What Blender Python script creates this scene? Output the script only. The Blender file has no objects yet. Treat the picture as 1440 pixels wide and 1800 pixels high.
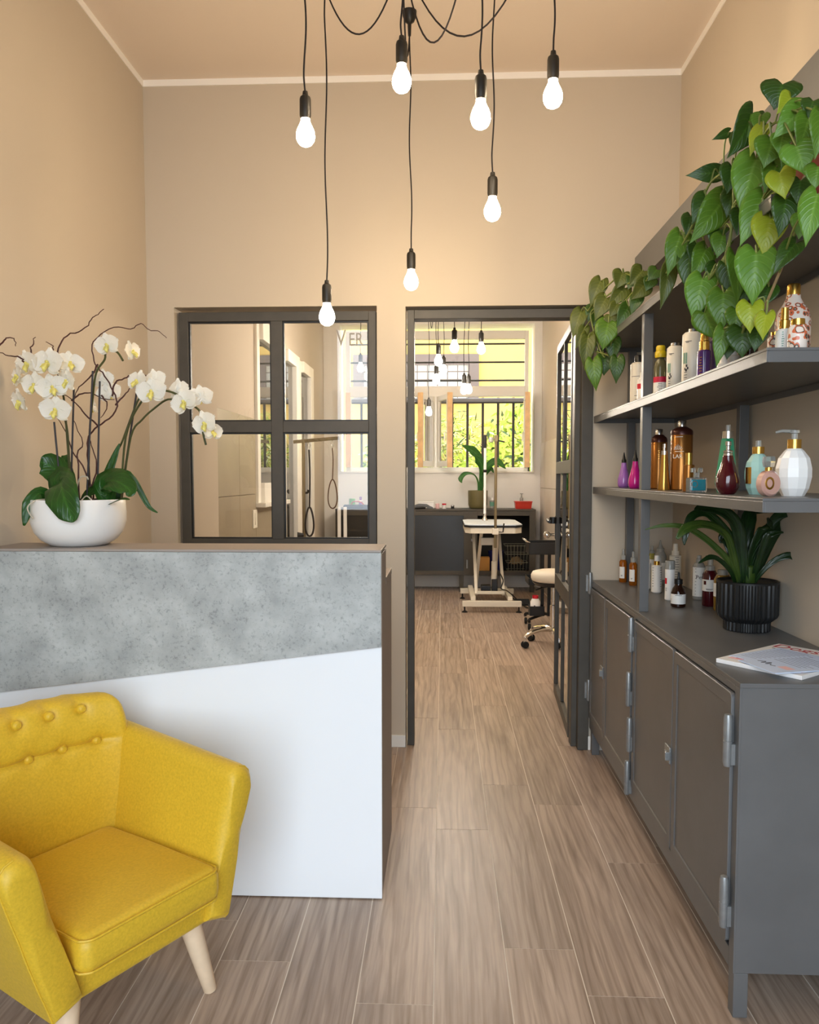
import bpy, math, random
from mathutils import Vector, Matrix, noise
from math import sin, cos, pi, radians, sqrt, exp, atan2
random.seed(7)
SC = bpy.context.scene
COL = SC.collection
# ---------------------------------------------------------------- camera
cam = bpy.data.cameras.new('camera'); cam_o = bpy.data.objects.new('camera', cam); COL.objects.link(cam_o)
cam.sensor_fit = 'HORIZONTAL'; cam.sensor_width = 36.0; cam.lens = 36.0*1378/1440; cam.shift_y = 20/1440.0
cam.clip_start = .02; cam.clip_end = 200
cam_o.location = (0, 0, 1.354); cam_o.rotation_euler = (radians(90-3.405), 0, radians(2.41)); SC.camera = cam_o
# ---------------------------------------------------------------- sky, portals, exposure
DAY = 8.6
w = bpy.data.worlds.new('sky'); SC.world = w; w.use_nodes = True
nt = w.node_tree; bg = nt.nodes['Background']
tc = nt.nodes.new('ShaderNodeTexCoord'); sx = nt.nodes.new('ShaderNodeSeparateXYZ'); cr = nt.nodes.new('ShaderNodeValToRGB')
nt.links.new(tc.outputs['Generated'], sx.inputs[0]); nt.links.new(sx.outputs['Z'], cr.inputs[0]); nt.links.new(cr.outputs[0], bg.inputs[0])
cr.color_ramp.elements[0].position = 0.0; cr.color_ramp.elements[0].color = (.80, .90, 1, 1)
cr.color_ramp.elements[1].position = 1.0; cr.color_ramp.elements[1].color = (.68, .83, 1, 1)
bg.inputs[1].default_value = DAY
def portal(name, loc, rot, sx_, sy_):
    l = bpy.data.lights.new(name, 'AREA'); l.shape = 'RECTANGLE'; l.size = sx_; l.size_y = sy_; l.cycles.is_portal = True
    o = bpy.data.objects.new(name, l); COL.objects.link(o); o.location = loc; o.rotation_euler = rot
portal('shopfront_daylight', (-.1, -.78, 1.52), (radians(90), 0, 0), 2.2, 2.96)
portal('rear_window_daylight', (-.07, 9.9, 2.26), (radians(-90), 0, 0), 2.2, 1.7)
BULB_FRONT = 128.0; BULB_REAR = 290.0
vs = SC.view_settings; vs.view_transform = 'Standard'; vs.look = 'None'; vs.gamma = 1; vs.exposure = 0.0; vs.use_curve_mapping = False
cy = SC.cycles; cy.use_denoising = True; cy.max_bounces = 10; cy.diffuse_bounces = 6; cy.glossy_bounces = 5; cy.transmission_bounces = 8; cy.transparent_max_bounces = 12
cy.sample_clamp_indirect = 8.0; cy.caustics_reflective = False; cy.caustics_refractive = False
# ---------------------------------------------------------------- materials
def lin(c):
    if isinstance(c, str): c = [int(c[i:i+2], 16) for i in (0, 2, 4)]
    return tuple(((x/255)/12.92 if x/255 <= .04045 else ((x/255+.055)/1.055)**2.4) for x in c) + (1,)
MATS = {}
def new_mat(name):
    m = bpy.data.materials.new(name); m.use_nodes = True; MATS[name] = m
    return m, m.node_tree, m.node_tree.nodes['Principled BSDF']
def mat(name, col, rough=.5, metal=0, spec=.5, var=.0, vscale=6.0, bump=0, bscale=60.0, trans=0, ior=1.45, sheen=0, coat=0):
    m, t, b = new_mat(name); c = lin(col)
    b.inputs['Base Color'].default_value = c; b.inputs['Roughness'].default_value = rough; b.inputs['Metallic'].default_value = metal
    b.inputs['Specular IOR Level'].default_value = spec; b.inputs['Transmission Weight'].default_value = trans; b.inputs['IOR'].default_value = ior
    b.inputs['Sheen Weight'].default_value = sheen; b.inputs['Coat Weight'].default_value = coat
    g = t.nodes.new('ShaderNodeTexCoord')
    if var:
        n = t.nodes.new('ShaderNodeTexNoise'); n.inputs['Scale'].default_value = vscale; n.inputs['Detail'].default_value = 6
        r = t.nodes.new('ShaderNodeValToRGB'); k = var
        r.color_ramp.elements[0].position = .3; r.color_ramp.elements[1].position = .7
        r.color_ramp.elements[0].color = tuple(x*(1-k) for x in c[:3])+(1,); r.color_ramp.elements[1].color = tuple(min(1, x*(1+k)) for x in c[:3])+(1,)
        t.links.new(g.outputs['Object'], n.inputs['Vector']); t.links.new(n.outputs['Fac'], r.inputs[0]); t.links.new(r.outputs[0], b.inputs['Base Color'])
    if bump:
        n2 = t.nodes.new('ShaderNodeTexNoise'); n2.inputs['Scale'].default_value = bscale; n2.inputs['Detail'].default_value = 4
        bp = t.nodes.new('ShaderNodeBump'); bp.inputs['Strength'].default_value = bump; bp.inputs['Distance'].default_value = .004
        t.links.new(g.outputs['Object'], n2.inputs['Vector']); t.links.new(n2.outputs['Fac'], bp.inputs['Height']); t.links.new(bp.outputs[0], b.inputs['Normal'])
    return m
def emit(name, col, s):
    m, t, b = new_mat(name); b.inputs['Base Color'].default_value = (1, 1, 1, 1)
    b.inputs['Emission Color'].default_value = col+(1,); b.inputs['Emission Strength'].default_value = s; return m
def thin_glass(name, tint=(1, 1, 1), boost=1.0):
    m = bpy.data.materials.new(name); m.use_nodes = True; MATS[name] = m; t = m.node_tree; t.nodes.clear()
    o = t.nodes.new('ShaderNodeOutputMaterial'); mx = t.nodes.new('ShaderNodeMixShader'); tr = t.nodes.new('ShaderNodeBsdfTransparent')
    gl = t.nodes.new('ShaderNodeBsdfGlossy'); fr = t.nodes.new('ShaderNodeFresnel'); mu = t.nodes.new('ShaderNodeMath'); mu.operation = 'MULTIPLY'; mu.use_clamp = True
    fr.inputs['IOR'].default_value = 1.5; mu.inputs[1].default_value = boost; gl.inputs['Roughness'].default_value = 0.0
    tr.inputs[0].default_value = tint+(1,); t.links.new(fr.outputs[0], mu.inputs[0]); t.links.new(mu.outputs[0], mx.inputs[0])
    t.links.new(tr.outputs[0], mx.inputs[1]); t.links.new(gl.outputs[0], mx.inputs[2]); t.links.new(mx.outputs[0], o.inputs[0]); return m
WALL = mat('wall_paint', (199, 187, 169), .85, spec=.2, var=.015, vscale=1.2, bump=.04, bscale=180)
CEIL = mat('ceiling_paint', (230, 216, 201), .9, spec=.2, var=.012, vscale=.8)
BAND = mat('ceiling_band_paint', (248, 244, 238), .8, spec=.2)
WHITE = mat('white_paint', (236, 233, 226), .55, var=.01)
LAMIN = mat('white_laminate', (238, 240, 242), .32, var=.006)
STEEL = mat('grey_steel_paint', (97, 97, 97), .38, var=.06, vscale=9, bump=.03, bscale=90)
STEELD = mat('door_steel_paint', (72, 68, 61), .5, var=.09, vscale=14, bump=.04, bscale=70)
HINGE = mat('bare_hinge_steel', (140, 142, 142), .32, metal=.45, var=.1, vscale=60)
TAUPE = mat('taupe_laminate', (152, 142, 134), .5, var=.03)
BLACKP = mat('black_plastic', (22, 21, 20), .4)
SOCK = mat('socket_black', (30, 27, 22), .45)
CORD = mat('black_cord', (20, 14, 18), .7)
CHROME = mat('chrome', (225, 225, 222), .12, metal=1)
GOLD = mat('gold_metal', (214, 170, 84), .25, metal=1)
GROUT = mat('tile_grout', (228, 218, 204), .9)
CREAM = mat('cream_enamel', (226, 218, 200), .45)
FABRIC_C = (212, 174, 42)
GLASS = thin_glass('window_glass')
GLASSB = thin_glass('partition_glass', (.93, .93, .91), 1.5)
BULBF = emit('bulb_front', (1, .77, .5), BULB_FRONT); BULBR = emit('bulb_rear', (1, .9, .78), BULB_REAR)
def wood_tile():
    m, t, b = new_mat('oak_plank_tile'); L = t.links.new
    g = t.nodes.new('ShaderNodeTexCoord'); oi = t.nodes.new('ShaderNodeObjectInfo'); mp = t.nodes.new('ShaderNodeMapping')
    mp.inputs['Scale'].default_value = (8, .55, 1); ad = t.nodes.new('ShaderNodeVectorMath'); ad.operation = 'ADD'
    mu = t.nodes.new('ShaderNodeMath'); mu.operation = 'MULTIPLY'; mu.inputs[1].default_value = 57; L(oi.outputs['Random'], mu.inputs[0])
    L(g.outputs['Object'], ad.inputs[0]); L(mu.outputs[0], ad.inputs[1]); L(ad.outputs[0], mp.inputs['Vector'])
    n1 = t.nodes.new('ShaderNodeTexNoise'); n1.inputs['Scale'].default_value = 1.6; n1.inputs['Detail'].default_value = 7; n1.inputs['Distortion'].default_value = 2.2
    n2 = t.nodes.new('ShaderNodeTexNoise'); n2.inputs['Scale'].default_value = 22; n2.inputs['Detail'].default_value = 5; n2.inputs['Distortion'].default_value = .6
    mp2 = t.nodes.new('ShaderNodeMapping'); mp2.inputs['Scale'].default_value = (5, .16, 1); L(ad.outputs[0], mp2.inputs['Vector']); L(mp2.outputs[0], n2.inputs['Vector'])
    L(mp.outputs[0], n1.inputs['Vector'])
    r1 = t.nodes.new('ShaderNodeValToRGB'); e = r1.color_ramp.elements; e[0].position = .25; e[1].position = .75
    e[0].color = lin((146, 127, 112)); e[1].color = lin((196, 177, 160)); k = e.new(.5); k.color = lin((175, 155, 138))
    L(n1.outputs['Fac'], r1.inputs[0])
    r2 = t.nodes.new('ShaderNodeValToRGB'); e = r2.color_ramp.elements; e[0].position = .32; e[1].position = .56; e[0].color = (.58, .54, .5, 1); e[1].color = (1, 1, 1, 1)
    L(n2.outputs['Fac'], r2.inputs[0])
    mx = t.nodes.new('ShaderNodeMix'); mx.data_type = 'RGBA'; mx.blend_type = 'MULTIPLY'; mx.inputs[0].default_value = .5; L(r1.outputs[0], mx.inputs[6]); L(r2.outputs[0], mx.inputs[7])
    wv = t.nodes.new('ShaderNodeTexWave'); wv.wave_type = 'BANDS'; wv.bands_direction = 'X'; wv.inputs['Scale'].default_value = 9; wv.inputs['Distortion'].default_value = 9; wv.inputs['Detail'].default_value = 3; wv.inputs['Detail Scale'].default_value = 1.1
    mp3 = t.nodes.new('ShaderNodeMapping'); mp3.inputs['Scale'].default_value = (1, .13, 1); L(ad.outputs[0], mp3.inputs['Vector']); L(mp3.outputs[0], wv.inputs['Vector'])
    r3 = t.nodes.new('ShaderNodeValToRGB'); e = r3.color_ramp.elements; e[0].position = .0; e[1].position = .35; e[0].color = (.74, .71, .68, 1); e[1].color = (1, 1, 1, 1); L(wv.outputs['Fac'], r3.inputs[0])
    mw = t.nodes.new('ShaderNodeMix'); mw.data_type = 'RGBA'; mw.blend_type = 'MULTIPLY'; mw.inputs[0].default_value = .8; L(mx.outputs[2], mw.inputs[6]); L(r3.outputs[0], mw.inputs[7]); mx = mw
    hs = t.nodes.new('ShaderNodeHueSaturation'); mr = t.nodes.new('ShaderNodeMapRange'); mr.inputs[3].default_value = .9; mr.inputs[4].default_value = 1.1
    L(oi.outputs['Random'], mr.inputs[0]); L(mr.outputs[0], hs.inputs['Value']); L(mx.outputs[2], hs.inputs['Color']); L(hs.outputs[0], b.inputs['Base Color'])
    b.inputs['Roughness'].default_value = .38; b.inputs['Specular IOR Level'].default_value = .45
    bp = t.nodes.new('ShaderNodeBump'); bp.inputs['Strength'].default_value = .06; bp.inputs['Distance'].default_value = .002; L(n2.outputs['Fac'], bp.inputs['Height']); L(bp.outputs[0], b.inputs['Normal'])
    return m
WOOD = wood_tile()
def concrete():
    m, t, b = new_mat('concrete_laminate'); L = t.links.new
    g = t.nodes.new('ShaderNodeTexCoord')
    n1 = t.nodes.new('ShaderNodeTexNoise'); n1.inputs['Scale'].default_value = 7; n1.inputs['Detail'].default_value = 10; n1.inputs['Roughness'].default_value = .62
    n2 = t.nodes.new('ShaderNodeTexNoise'); n2.inputs['Scale'].default_value = 95; n2.inputs['Detail'].default_value = 6; n2.inputs['Roughness'].default_value = .7
    L(g.outputs['Object'], n1.inputs['Vector']); L(g.outputs['Object'], n2.inputs['Vector'])
    r1 = t.nodes.new('ShaderNodeValToRGB'); e = r1.color_ramp.elements; e[0].position = .3; e[1].position = .7; e[0].color = lin((148, 151, 149)); e[1].color = lin((192, 195, 192))
    r2 = t.nodes.new('ShaderNodeValToRGB'); e = r2.color_ramp.elements; e[0].position = .33; e[1].position = .47; e[0].color = (.52, .53, .53, 1); e[1].color = (1, 1, 1, 1)
    L(n1.outputs['Fac'], r1.inputs[0]); L(n2.outputs['Fac'], r2.inputs[0])
    mx = t.nodes.new('ShaderNodeMix'); mx.data_type = 'RGBA'; mx.blend_type = 'MULTIPLY'; mx.inputs[0].default_value = .7; L(r1.outputs[0], mx.inputs[6]); L(r2.outputs[0], mx.inputs[7])
    L(mx.outputs[2], b.inputs['Base Color']); b.inputs['Roughness'].default_value = .55; return m
CONC = concrete()
def fabric():
    m, t, b = new_mat('yellow_upholstery'); L = t.links.new; c = lin(FABRIC_C)
    g = t.nodes.new('ShaderNodeTexCoord')
    n1 = t.nodes.new('ShaderNodeTexNoise'); n1.inputs['Scale'].default_value = 150; n1.inputs['Detail'].default_value = 5; n1.inputs['Roughness'].default_value = .6
    L(g.outputs['Object'], n1.inputs['Vector'])
    r = t.nodes.new('ShaderNodeValToRGB'); e = r.color_ramp.elements; e[0].position = .32; e[1].position = .68
    e[0].color = tuple(x*.9 for x in c[:3])+(1,); e[1].color = tuple(min(1, x*1.1+.003) for x in c[:3])+(1,)
    L(n1.outputs['Fac'], r.inputs[0]); L(r.outputs[0], b.inputs['Base Color'])
    b.inputs['Roughness'].default_value = .52; b.inputs['Sheen Weight'].default_value = .25; b.inputs['Sheen Roughness'].default_value = .4; b.inputs['Sheen Tint'].default_value = lin((255, 235, 150))
    n2 = t.nodes.new('ShaderNodeTexNoise'); n2.inputs['Scale'].default_value = 6; n2.inputs['Detail'].default_value = 3; n2.inputs['Distortion'].default_value = .8; L(g.outputs['Object'], n2.inputs['Vector'])
    n3 = t.nodes.new('ShaderNodeTexNoise'); n3.inputs['Scale'].default_value = 400; L(g.outputs['Object'], n3.inputs['Vector'])
    b1 = t.nodes.new('ShaderNodeBump'); b1.inputs['Strength'].default_value = .12; b1.inputs['Distance'].default_value = .02; L(n2.outputs['Fac'], b1.inputs['Height'])
    b2 = t.nodes.new('ShaderNodeBump'); b2.inputs['Strength'].default_value = .12; b2.inputs['Distance'].default_value = .002; L(n3.outputs['Fac'], b2.inputs['Height']); L(b1.outputs[0], b2.inputs['Normal'])
    L(b2.outputs[0], b.inputs['Normal']); return m
FABRIC = fabric()
def leaf_mat(name, c1, c2, rough=.35, trans=.25, vein=.5):
    m, t, b = new_mat(name); L = t.links.new; uv = t.nodes.new('ShaderNodeUVMap'); uv.uv_map = 'UVMap'; s = t.nodes.new('ShaderNodeSeparateXYZ'); L(uv.outputs[0], s.inputs[0])
    def M(op, a, b2=None):
        n = t.nodes.new('ShaderNodeMath'); n.operation = op
        for i, x in enumerate((a, b2)):
            if x is None: continue
            if isinstance(x, (int, float)): n.inputs[i].default_value = x
            else: L(x, n.inputs[i])
        return n.outputs[0]
    d = M('ABSOLUTE', M('SUBTRACT', s.outputs['X'], .5))
    rib = M('SUBTRACT', 1.0, M('MULTIPLY', d, 16)); rib = M('MAXIMUM', rib, 0.0)
    side = M('SINE', M('MULTIPLY', M('SUBTRACT', s.outputs['Y'], M('MULTIPLY', d, .7)), 52)); side = M('POWER', M('MAXIMUM', side, 0.0), 5.0)
    g = t.nodes.new('ShaderNodeTexCoord'); n = t.nodes.new('ShaderNodeTexNoise'); n.inputs['Scale'].default_value = 20; L(g.outputs['Object'], n.inputs['Vector'])
    f = M('ADD', M('MULTIPLY', rib, vein), M('ADD', M('MULTIPLY', side, vein*.45), M('MULTIPLY', n.outputs['Fac'], .5)))
    r = t.nodes.new('ShaderNodeValToRGB'); e = r.color_ramp.elements; e[0].position = .1; e[1].position = .95; e[0].color = lin(c1); e[1].color = lin(c2); L(f, r.inputs[0])
    L(r.outputs[0], b.inputs['Base Color']); b.inputs['Roughness'].default_value = rough; b.inputs['Specular IOR Level'].default_value = .45
    bp = t.nodes.new('ShaderNodeBump'); bp.inputs['Strength'].default_value = .25; bp.inputs['Distance'].default_value = .003; L(side, bp.inputs['Height']); L(bp.outputs[0], b.inputs['Normal'])
    if trans:
        o = t.nodes['Material Output']; tl = t.nodes.new('ShaderNodeBsdfTranslucent'); mx = t.nodes.new('ShaderNodeMixShader'); mx.inputs[0].default_value = trans
        L(r.outputs[0], tl.inputs[0]); L(b.outputs[0], mx.inputs[1]); L(tl.outputs[0], mx.inputs[2]); L(mx.outputs[0], o.inputs[0])
    return m
# ---------------------------------------------------------------- mesh builder
class MB:
    def __init__(s): s.v = []; s.f = []; s.m = []; s.uv = None
    def add(s, vs_, fs, mi=0):
        n = len(s.v); s.v += [tuple(x) for x in vs_]; s.f += [tuple(i+n for i in f) for f in fs]; s.m += [mi]*len(fs); return s
    def box(s, a, b, mi=0):
        x0, y0, z0 = [min(a[i], b[i]) for i in range(3)]; x1, y1, z1 = [max(a[i], b[i]) for i in range(3)]
        return s.add([(x0,y0,z0),(x1,y0,z0),(x1,y1,z0),(x0,y1,z0),(x0,y0,z1),(x1,y0,z1),(x1,y1,z1),(x0,y1,z1)],
                     [(3,2,1,0),(4,5,6,7),(0,1,5,4),(1,2,6,5),(2,3,7,6),(3,0,4,7)], mi)
    def rings(s, rs, caps=(True, True), mi=0, closed=True):
        n = len(rs[0]); vs_ = [p for r in rs for p in r]; fs = []
        for i in range(len(rs)-1):
            for j in range(n if closed else n-1):
                k = (j+1) % n; fs.append((i*n+j, i*n+k, (i+1)*n+k, (i+1)*n+j))
        if caps[0]: fs.append(tuple(range(n-1, -1, -1)))
        if caps[1]: fs.append(tuple(range((len(rs)-1)*n, len(rs)*n)))
        return s.add(vs_, fs, mi)
    def lathe(s, prof, seg=24, c=(0, 0, 0), a0=0, a1=2*pi, mi=0, caps=(True, True), rib=None):
        full = abs(a1-a0-2*pi) < 1e-6; n = seg if full else seg+1; rs = []
        for r, z in prof:
            ring = []
            for j in range(n):
                a = a0+(a1-a0)*j/seg; q = r*(rib(j) if rib else 1); ring.append((c[0]+q*cos(a), c[1]+q*sin(a), c[2]+z))
            rs.append(ring)
        return s.rings(rs, caps if full else (False, False), mi, full)
    def tube(s, pts, r, seg=8, mi=0):
        P_ = [Vector(p) for p in pts]; R_ = r if isinstance(r, (list, tuple)) else [r]*len(P_); rs = []; up = Vector((0, 0, 1)); prev = None
        for i, p in enumerate(P_):
            d = (P_[min(i+1, len(P_)-1)]-P_[max(i-1, 0)]).normalized()
            if prev is None: u = d.cross(up if abs(d.z) < .9 else Vector((1, 0, 0))).normalized()
            else: u = (prev-d*prev.dot(d)).normalized()
            prev = u; w_ = d.cross(u)
            rs.append([p+(u*cos(2*pi*j/seg)+w_*sin(2*pi*j/seg))*R_[i] for j in range(seg)])
        return s.rings(rs, (True, True), mi)
    def bar(s, p0, p1, w_, h_, up=(0, 0, 1), mi=0):
        p0 = Vector(p0); p1 = Vector(p1); d = (p1-p0).normalized(); up = Vector(up)
        if abs(d.dot(up)) > .97: up = Vector((0, 1, 0))
        x = d.cross(up).normalized(); y = x.cross(d)
        return s.rings([[p+x*a*w_/2+y*b*h_/2 for a, b in ((-1,-1),(1,-1),(1,1),(-1,1))] for p in (p0, p1)], (True, True), mi)
    def prism(s, poly, vec, mi=0):
        a = [Vector(p) for p in poly]; v = Vector(vec); return s.rings([a, [p+v for p in a]], (True, True), mi)
    def grid(s, fn, nu, nv, mi=0, uvs=False):
        vs_ = [fn(i/nu, j/nv) for i in range(nu+1) for j in range(nv+1)]; m_ = nv+1
        return s.add(vs_, [(i*m_+j, i*m_+j+1, (i+1)*m_+j+1, (i+1)*m_+j) for i in range(nu) for j in range(nv)], mi)
    def mesh(s, name, mats, smooth=35):
        me = bpy.data.meshes.new(name); me.from_pydata(s.v, [], s.f); me.validate(verbose=False)
        for m_ in (mats if isinstance(mats, (list, tuple)) else [mats]): me.materials.append(m_)
        if len(me.polygons) == len(s.m): me.polygons.foreach_set('material_index', s.m)
        if smooth: me.shade_smooth(); me.set_sharp_from_angle(angle=radians(smooth))
        me.update(); return me
def link(name, me, parent=None, loc=None, off=None):
    o = bpy.data.objects.new(name, me); COL.objects.link(o)
    if parent: o.parent = parent
    if loc: o.location = loc
    if off: o.location = -Vector(off)
    return o
def part(name, mb, mats, parent=None, bevel=0, smooth=35, off=None, loc=None, label=None, seg=2):
    o = link(name, mb.mesh(name, mats, smooth), parent, loc, off)
    if bevel:
        b = o.modifiers.new('edge', 'BEVEL'); b.width = bevel; b.segments = seg; b.limit_method = 'ANGLE'; b.angle_limit = radians(40)
    if label: o['label'] = label
    return o
def tag(o, label, cat, group=None, kind=None):
    o['label'] = label; o['category'] = cat
    if group: o['group'] = group
    if kind: o['kind'] = kind
    return o
def thing(name, label, cat, loc=(0, 0, 0), rz=0, group=None, kind=None):
    o = bpy.data.objects.new(name, None); COL.objects.link(o); o.location = loc; o.rotation_euler = (0, 0, rz); o.empty_display_size = .05
    return tag(o, label, cat, group, kind)
def smoothpath(pts, n=6):
    P_ = [Vector(p) for p in pts]; out = []
    for i in range(len(P_)-1):
        p0, p1, p2, p3 = P_[max(i-1, 0)], P_[i], P_[i+1], P_[min(i+2, len(P_)-1)]
        for k in range(n):
            t = k/n; out.append(.5*((2*p1)+(p2-p0)*t+(2*p0-5*p1+4*p2-p3)*t*t+(3*p1-p0-3*p2+p3)*t**3))
    out.append(P_[-1]); return out
def text_mesh(body, size, mat_, name, extrude=.0004, align='CENTER'):
    c = bpy.data.curves.new(name, 'FONT'); c.body = body; c.size = size; c.extrude = extrude; c.align_x = align; c.resolution_u = 3
    o = bpy.data.objects.new(name, c); COL.objects.link(o); dg = bpy.context.evaluated_depsgraph_get()
    me = bpy.data.meshes.new_from_object(o.evaluated_get(dg)); me.materials.clear(); me.materials.append(mat_)
    bpy.data.objects.remove(o); me.name = name; return me
# ================================================================ THE SETTING
XL, XR, XR2, YP, YR, ZC = -1.457, 1.12, 1.2, 3.86, 9.62, 3.27
def setting(name, mb, m, label, cat, **k):
    o = part(name, mb, m, **k); return tag(o, label, cat, kind='structure')
floor = setting('floor', MB().box((XL-.1, -1.0, -.1), (XR2+.1, 9.75, -.0012)), GROUT, 'floor of grey-brown oak-look tile planks with pale joints', 'floor', smooth=0)
plank_full = None
offs = {-4: 2.298, -3: 2.1, -2: 2.55, -1: 1.937, 0: 2.945, 1: 2.19, 2: 1.99, 3: 2.707, 4: 2.84}
rp = random.Random(3)
for c in range(-8, 6):
    xa = -.02+.2006*c; xb = xa+.2006
    x0 = max(xa, XL); x1 = min(xb, XR2)
    if x1-x0 < .02: continue
    o0 = offs.get(c, 2.0+rp.choice((.1, .5, .9))) % 1.2
    ys = [-.9]+[o0-1.2+1.2*k for k in range(10) if -.85 < o0-1.2+1.2*k < 9.55]+[9.62]
    for y0, y1 in zip(ys[:-1], ys[1:]):
        if x1-x0 > .2 and abs(y1-y0-1.2) < 1e-4:
            if plank_full is None: plank_full = MB().box((-.0988, -.5985, -.006), (.0988, .5985, 0)).mesh('plank', WOOD, 0)
            o = link('plank', plank_full, floor)
        else: o = link('plank', MB().box((-(x1-x0)/2+.0015, -(y1-y0)/2+.0015, -.006), ((x1-x0)/2-.0015, (y1-y0)/2-.0015, 0)).mesh('plank', WOOD, 0), floor)
        o.location = ((x0+x1)/2, (y0+y1)/2, rp.uniform(-.0004, 0))
setting('ceiling', MB().box((XL-.2, -1.0, ZC), (XR2+.2, 10, ZC+.15)), CEIL, 'plain beige painted ceiling with the pendant lamps', 'ceiling', smooth=0)
wl = setting('wall_left', MB().box((XL-.15, -.9, -.1), (XL, 9.95, ZC)), WALL, 'long beige wall behind the white orchid', 'wall', smooth=0)
wr = setting('wall_right', MB().box((XR, -.9, -.1), (XR+.3, YP+.06, ZC)), WALL, 'beige wall behind the grey shelving', 'wall', smooth=0)
wr2 = setting('wall_right_rear', MB().box((XR2, YP+.06, -.1), (XR2+.22, 9.95, ZC)), WALL, 'cream wall of the rear room behind the black trolley', 'wall', smooth=0)
# partition between the two rooms, with an opening for the window and one for the door
WX0, WX1, WZ0, WZ1 = -1.322, -.322, 1.005, 2.185
DX0, DX1, DZ1 = -.182, .722, 2.18
mb = MB()
for a, b in (((XL, YP, 0), (WX0, YP+.12, ZC)), ((WX0, YP, 0), (WX1, YP+.12, WZ0)), ((WX0, YP, WZ1), (WX1, YP+.12, ZC)), ((WX1, YP, 0), (DX0, YP+.12, ZC)),
             ((DX0, YP, DZ1), (DX1, YP+.12, ZC)), ((DX1, YP, 0), (XR2, YP+.12, ZC))): mb.box(a, b)
setting('wall_back', mb, WALL, 'beige partition wall with the grey framed window and doorway', 'wall', smooth=0)
mb = MB()
FX0, FX1, FZ1 = -1.22, 1.02, 3.02
for a, b in (((XL, -.9, 0), (FX0, -.75, ZC)), ((FX1, -.9, 0), (XR+.3, -.75, ZC)), ((FX0, -.9, FZ1), (FX1, -.75, ZC))): mb.box(a, b)
setting('wall_front', mb, WALL, 'street wall around the glazed shopfront', 'wall', smooth=0)
mb = MB()
NX0, NX1, NZ0, NZ1 = -1.26, 1.11, 1.40, 3.2
for a, b in (((XL, YR, 0), (XR2, 9.95, NZ0)), ((XL, YR, NZ0), (NX0, 9.95, ZC)), ((NX1, YR, NZ0), (XR2, 9.95, ZC)), ((NX0, YR, NZ1), (NX1, 9.95, ZC))): mb.box(a, b)
setting('wall_rear', mb, WHITE, 'cream end wall of the rear room under the barred window', 'wall', smooth=0)
setting('trim_1', MB().box((XL, YP-.004, ZC-.03), (XR, YP, ZC)), BAND, 'white painted band along the top of the partition wall', 'trim', smooth=0)
setting('trim_2', MB().box((XL, -.75, ZC-.03), (XL+.004, YP-.004, ZC)), BAND, 'white painted band along the top of the wall at the orchid', 'trim', smooth=0)
setting('trim_3', MB().box((XR-.004, -.75, ZC-.03), (XR, YP-.004, ZC)), BAND, 'white painted band along the top of the wall at the shelves', 'trim', smooth=0)
setting('trim_4', MB().box((XL, YP+.12, 0), (XL+.03, 4.94, ZC)), WALL, 'plain plastered pier seen in the first pane of the partition window', 'trim', smooth=0)
for nm, a, b, lb in (('baseboard_back', (WX1+.02, YP-.012, 0), (DX0, YP, .062), 'low white baseboard between the counter and the doorway'),
                 ('baseboard_corner', (DX1, YP-.012, 0), (XR, YP, .07), 'low white baseboard behind the leg of the grey cabinet'),
                 ('baseboard_right', (XR-.012, -.75, 0), (XR, YP-.012, .07), 'low white baseboard under the grey cabinet'),
                 ('baseboard_left', (XL, -.75, 0), (XL+.012, 2.43, .07), 'low white baseboard behind the yellow armchair'),
                 ('baseboard_rear', (XL, YR-.014, 0), (XR2, YR, .14), 'tall pale baseboard under the rear cabinet')):
    setting(nm, MB().box(a, b), WHITE, lb, 'baseboard', bevel=.003, smooth=0)
# half-height wall tiles of the rear room, each a piece of its wall
TILE = mat('grey_beige_wall_tile', (158, 146, 124), .4, var=.1, vscale=2.5)
TILE2 = mat('pale_wall_tile', (206, 194, 178), .45, var=.05, vscale=2.5)
def wall_tiles(parent, x0, x1, ys, zs, m):
    for y0, y1 in zip(ys[:-1], ys[1:]):
        for z0, z1 in zip(zs[:-1], zs[1:]): part('tile', MB().box((x0, y0+.002, z0+.002), (x1, y1-.002, z1-.002)), m, parent, bevel=.0015, smooth=0, seg=1)
wall_tiles(wl, XL, XL+.012, (4.94, 5.54, 6.02), (.02, .62, 1.22, 1.8), TILE)
wall_tiles(wl, XL, XL+.012, (6.02, 6.6, 7.1), (.02, .55, 1.12), TILE)
wall_tiles(wr2, XR2-.012, XR2, (5.0, 5.6, 6.2, 6.8, 7.4, 8.0, 8.6, 9.2, 9.6), (.02, .62, 1.22, 1.76), TILE2)

# ---------------------------------------------------------------- window_1: steel framed pane wall of the partition
W1 = thing('window_1', 'four-pane window in a dark grey steel frame above the counter', 'window', ((WX0+WX1)/2, YP+.06, WZ0), kind='structure'); OF = W1.location[:]
a0, a1, c0, c1 = WX0+.012, WX1-.006, WZ0+.006, WZ1-.018
ya, yb = YP+.03, YP+.085; fw = .046
xm = (a0+a1)/2-.003; zm = 1.602
part('stile', MB().box((a0, ya, c0), (a0+fw, yb, c1)), STEELD, W1, .002, 0, OF); part('stile', MB().box((a1-fw+.008, ya, c0), (a1, yb, c1)), STEELD, W1, .002, 0, OF)
part('rail', MB().box((a0+fw, ya, c1-fw), (a1-fw+.008, yb, c1)), STEELD, W1, .002, 0, OF); part('rail', MB().box((a0+fw, ya, c0), (a1-fw+.008, yb, c0+.032)), STEELD, W1, .002, 0, OF)
part('mullion', MB().box((xm-.029, ya-.002, c0+.03), (xm+.029, yb, c1-fw)), STEELD, W1, .002, 0, OF)
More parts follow.
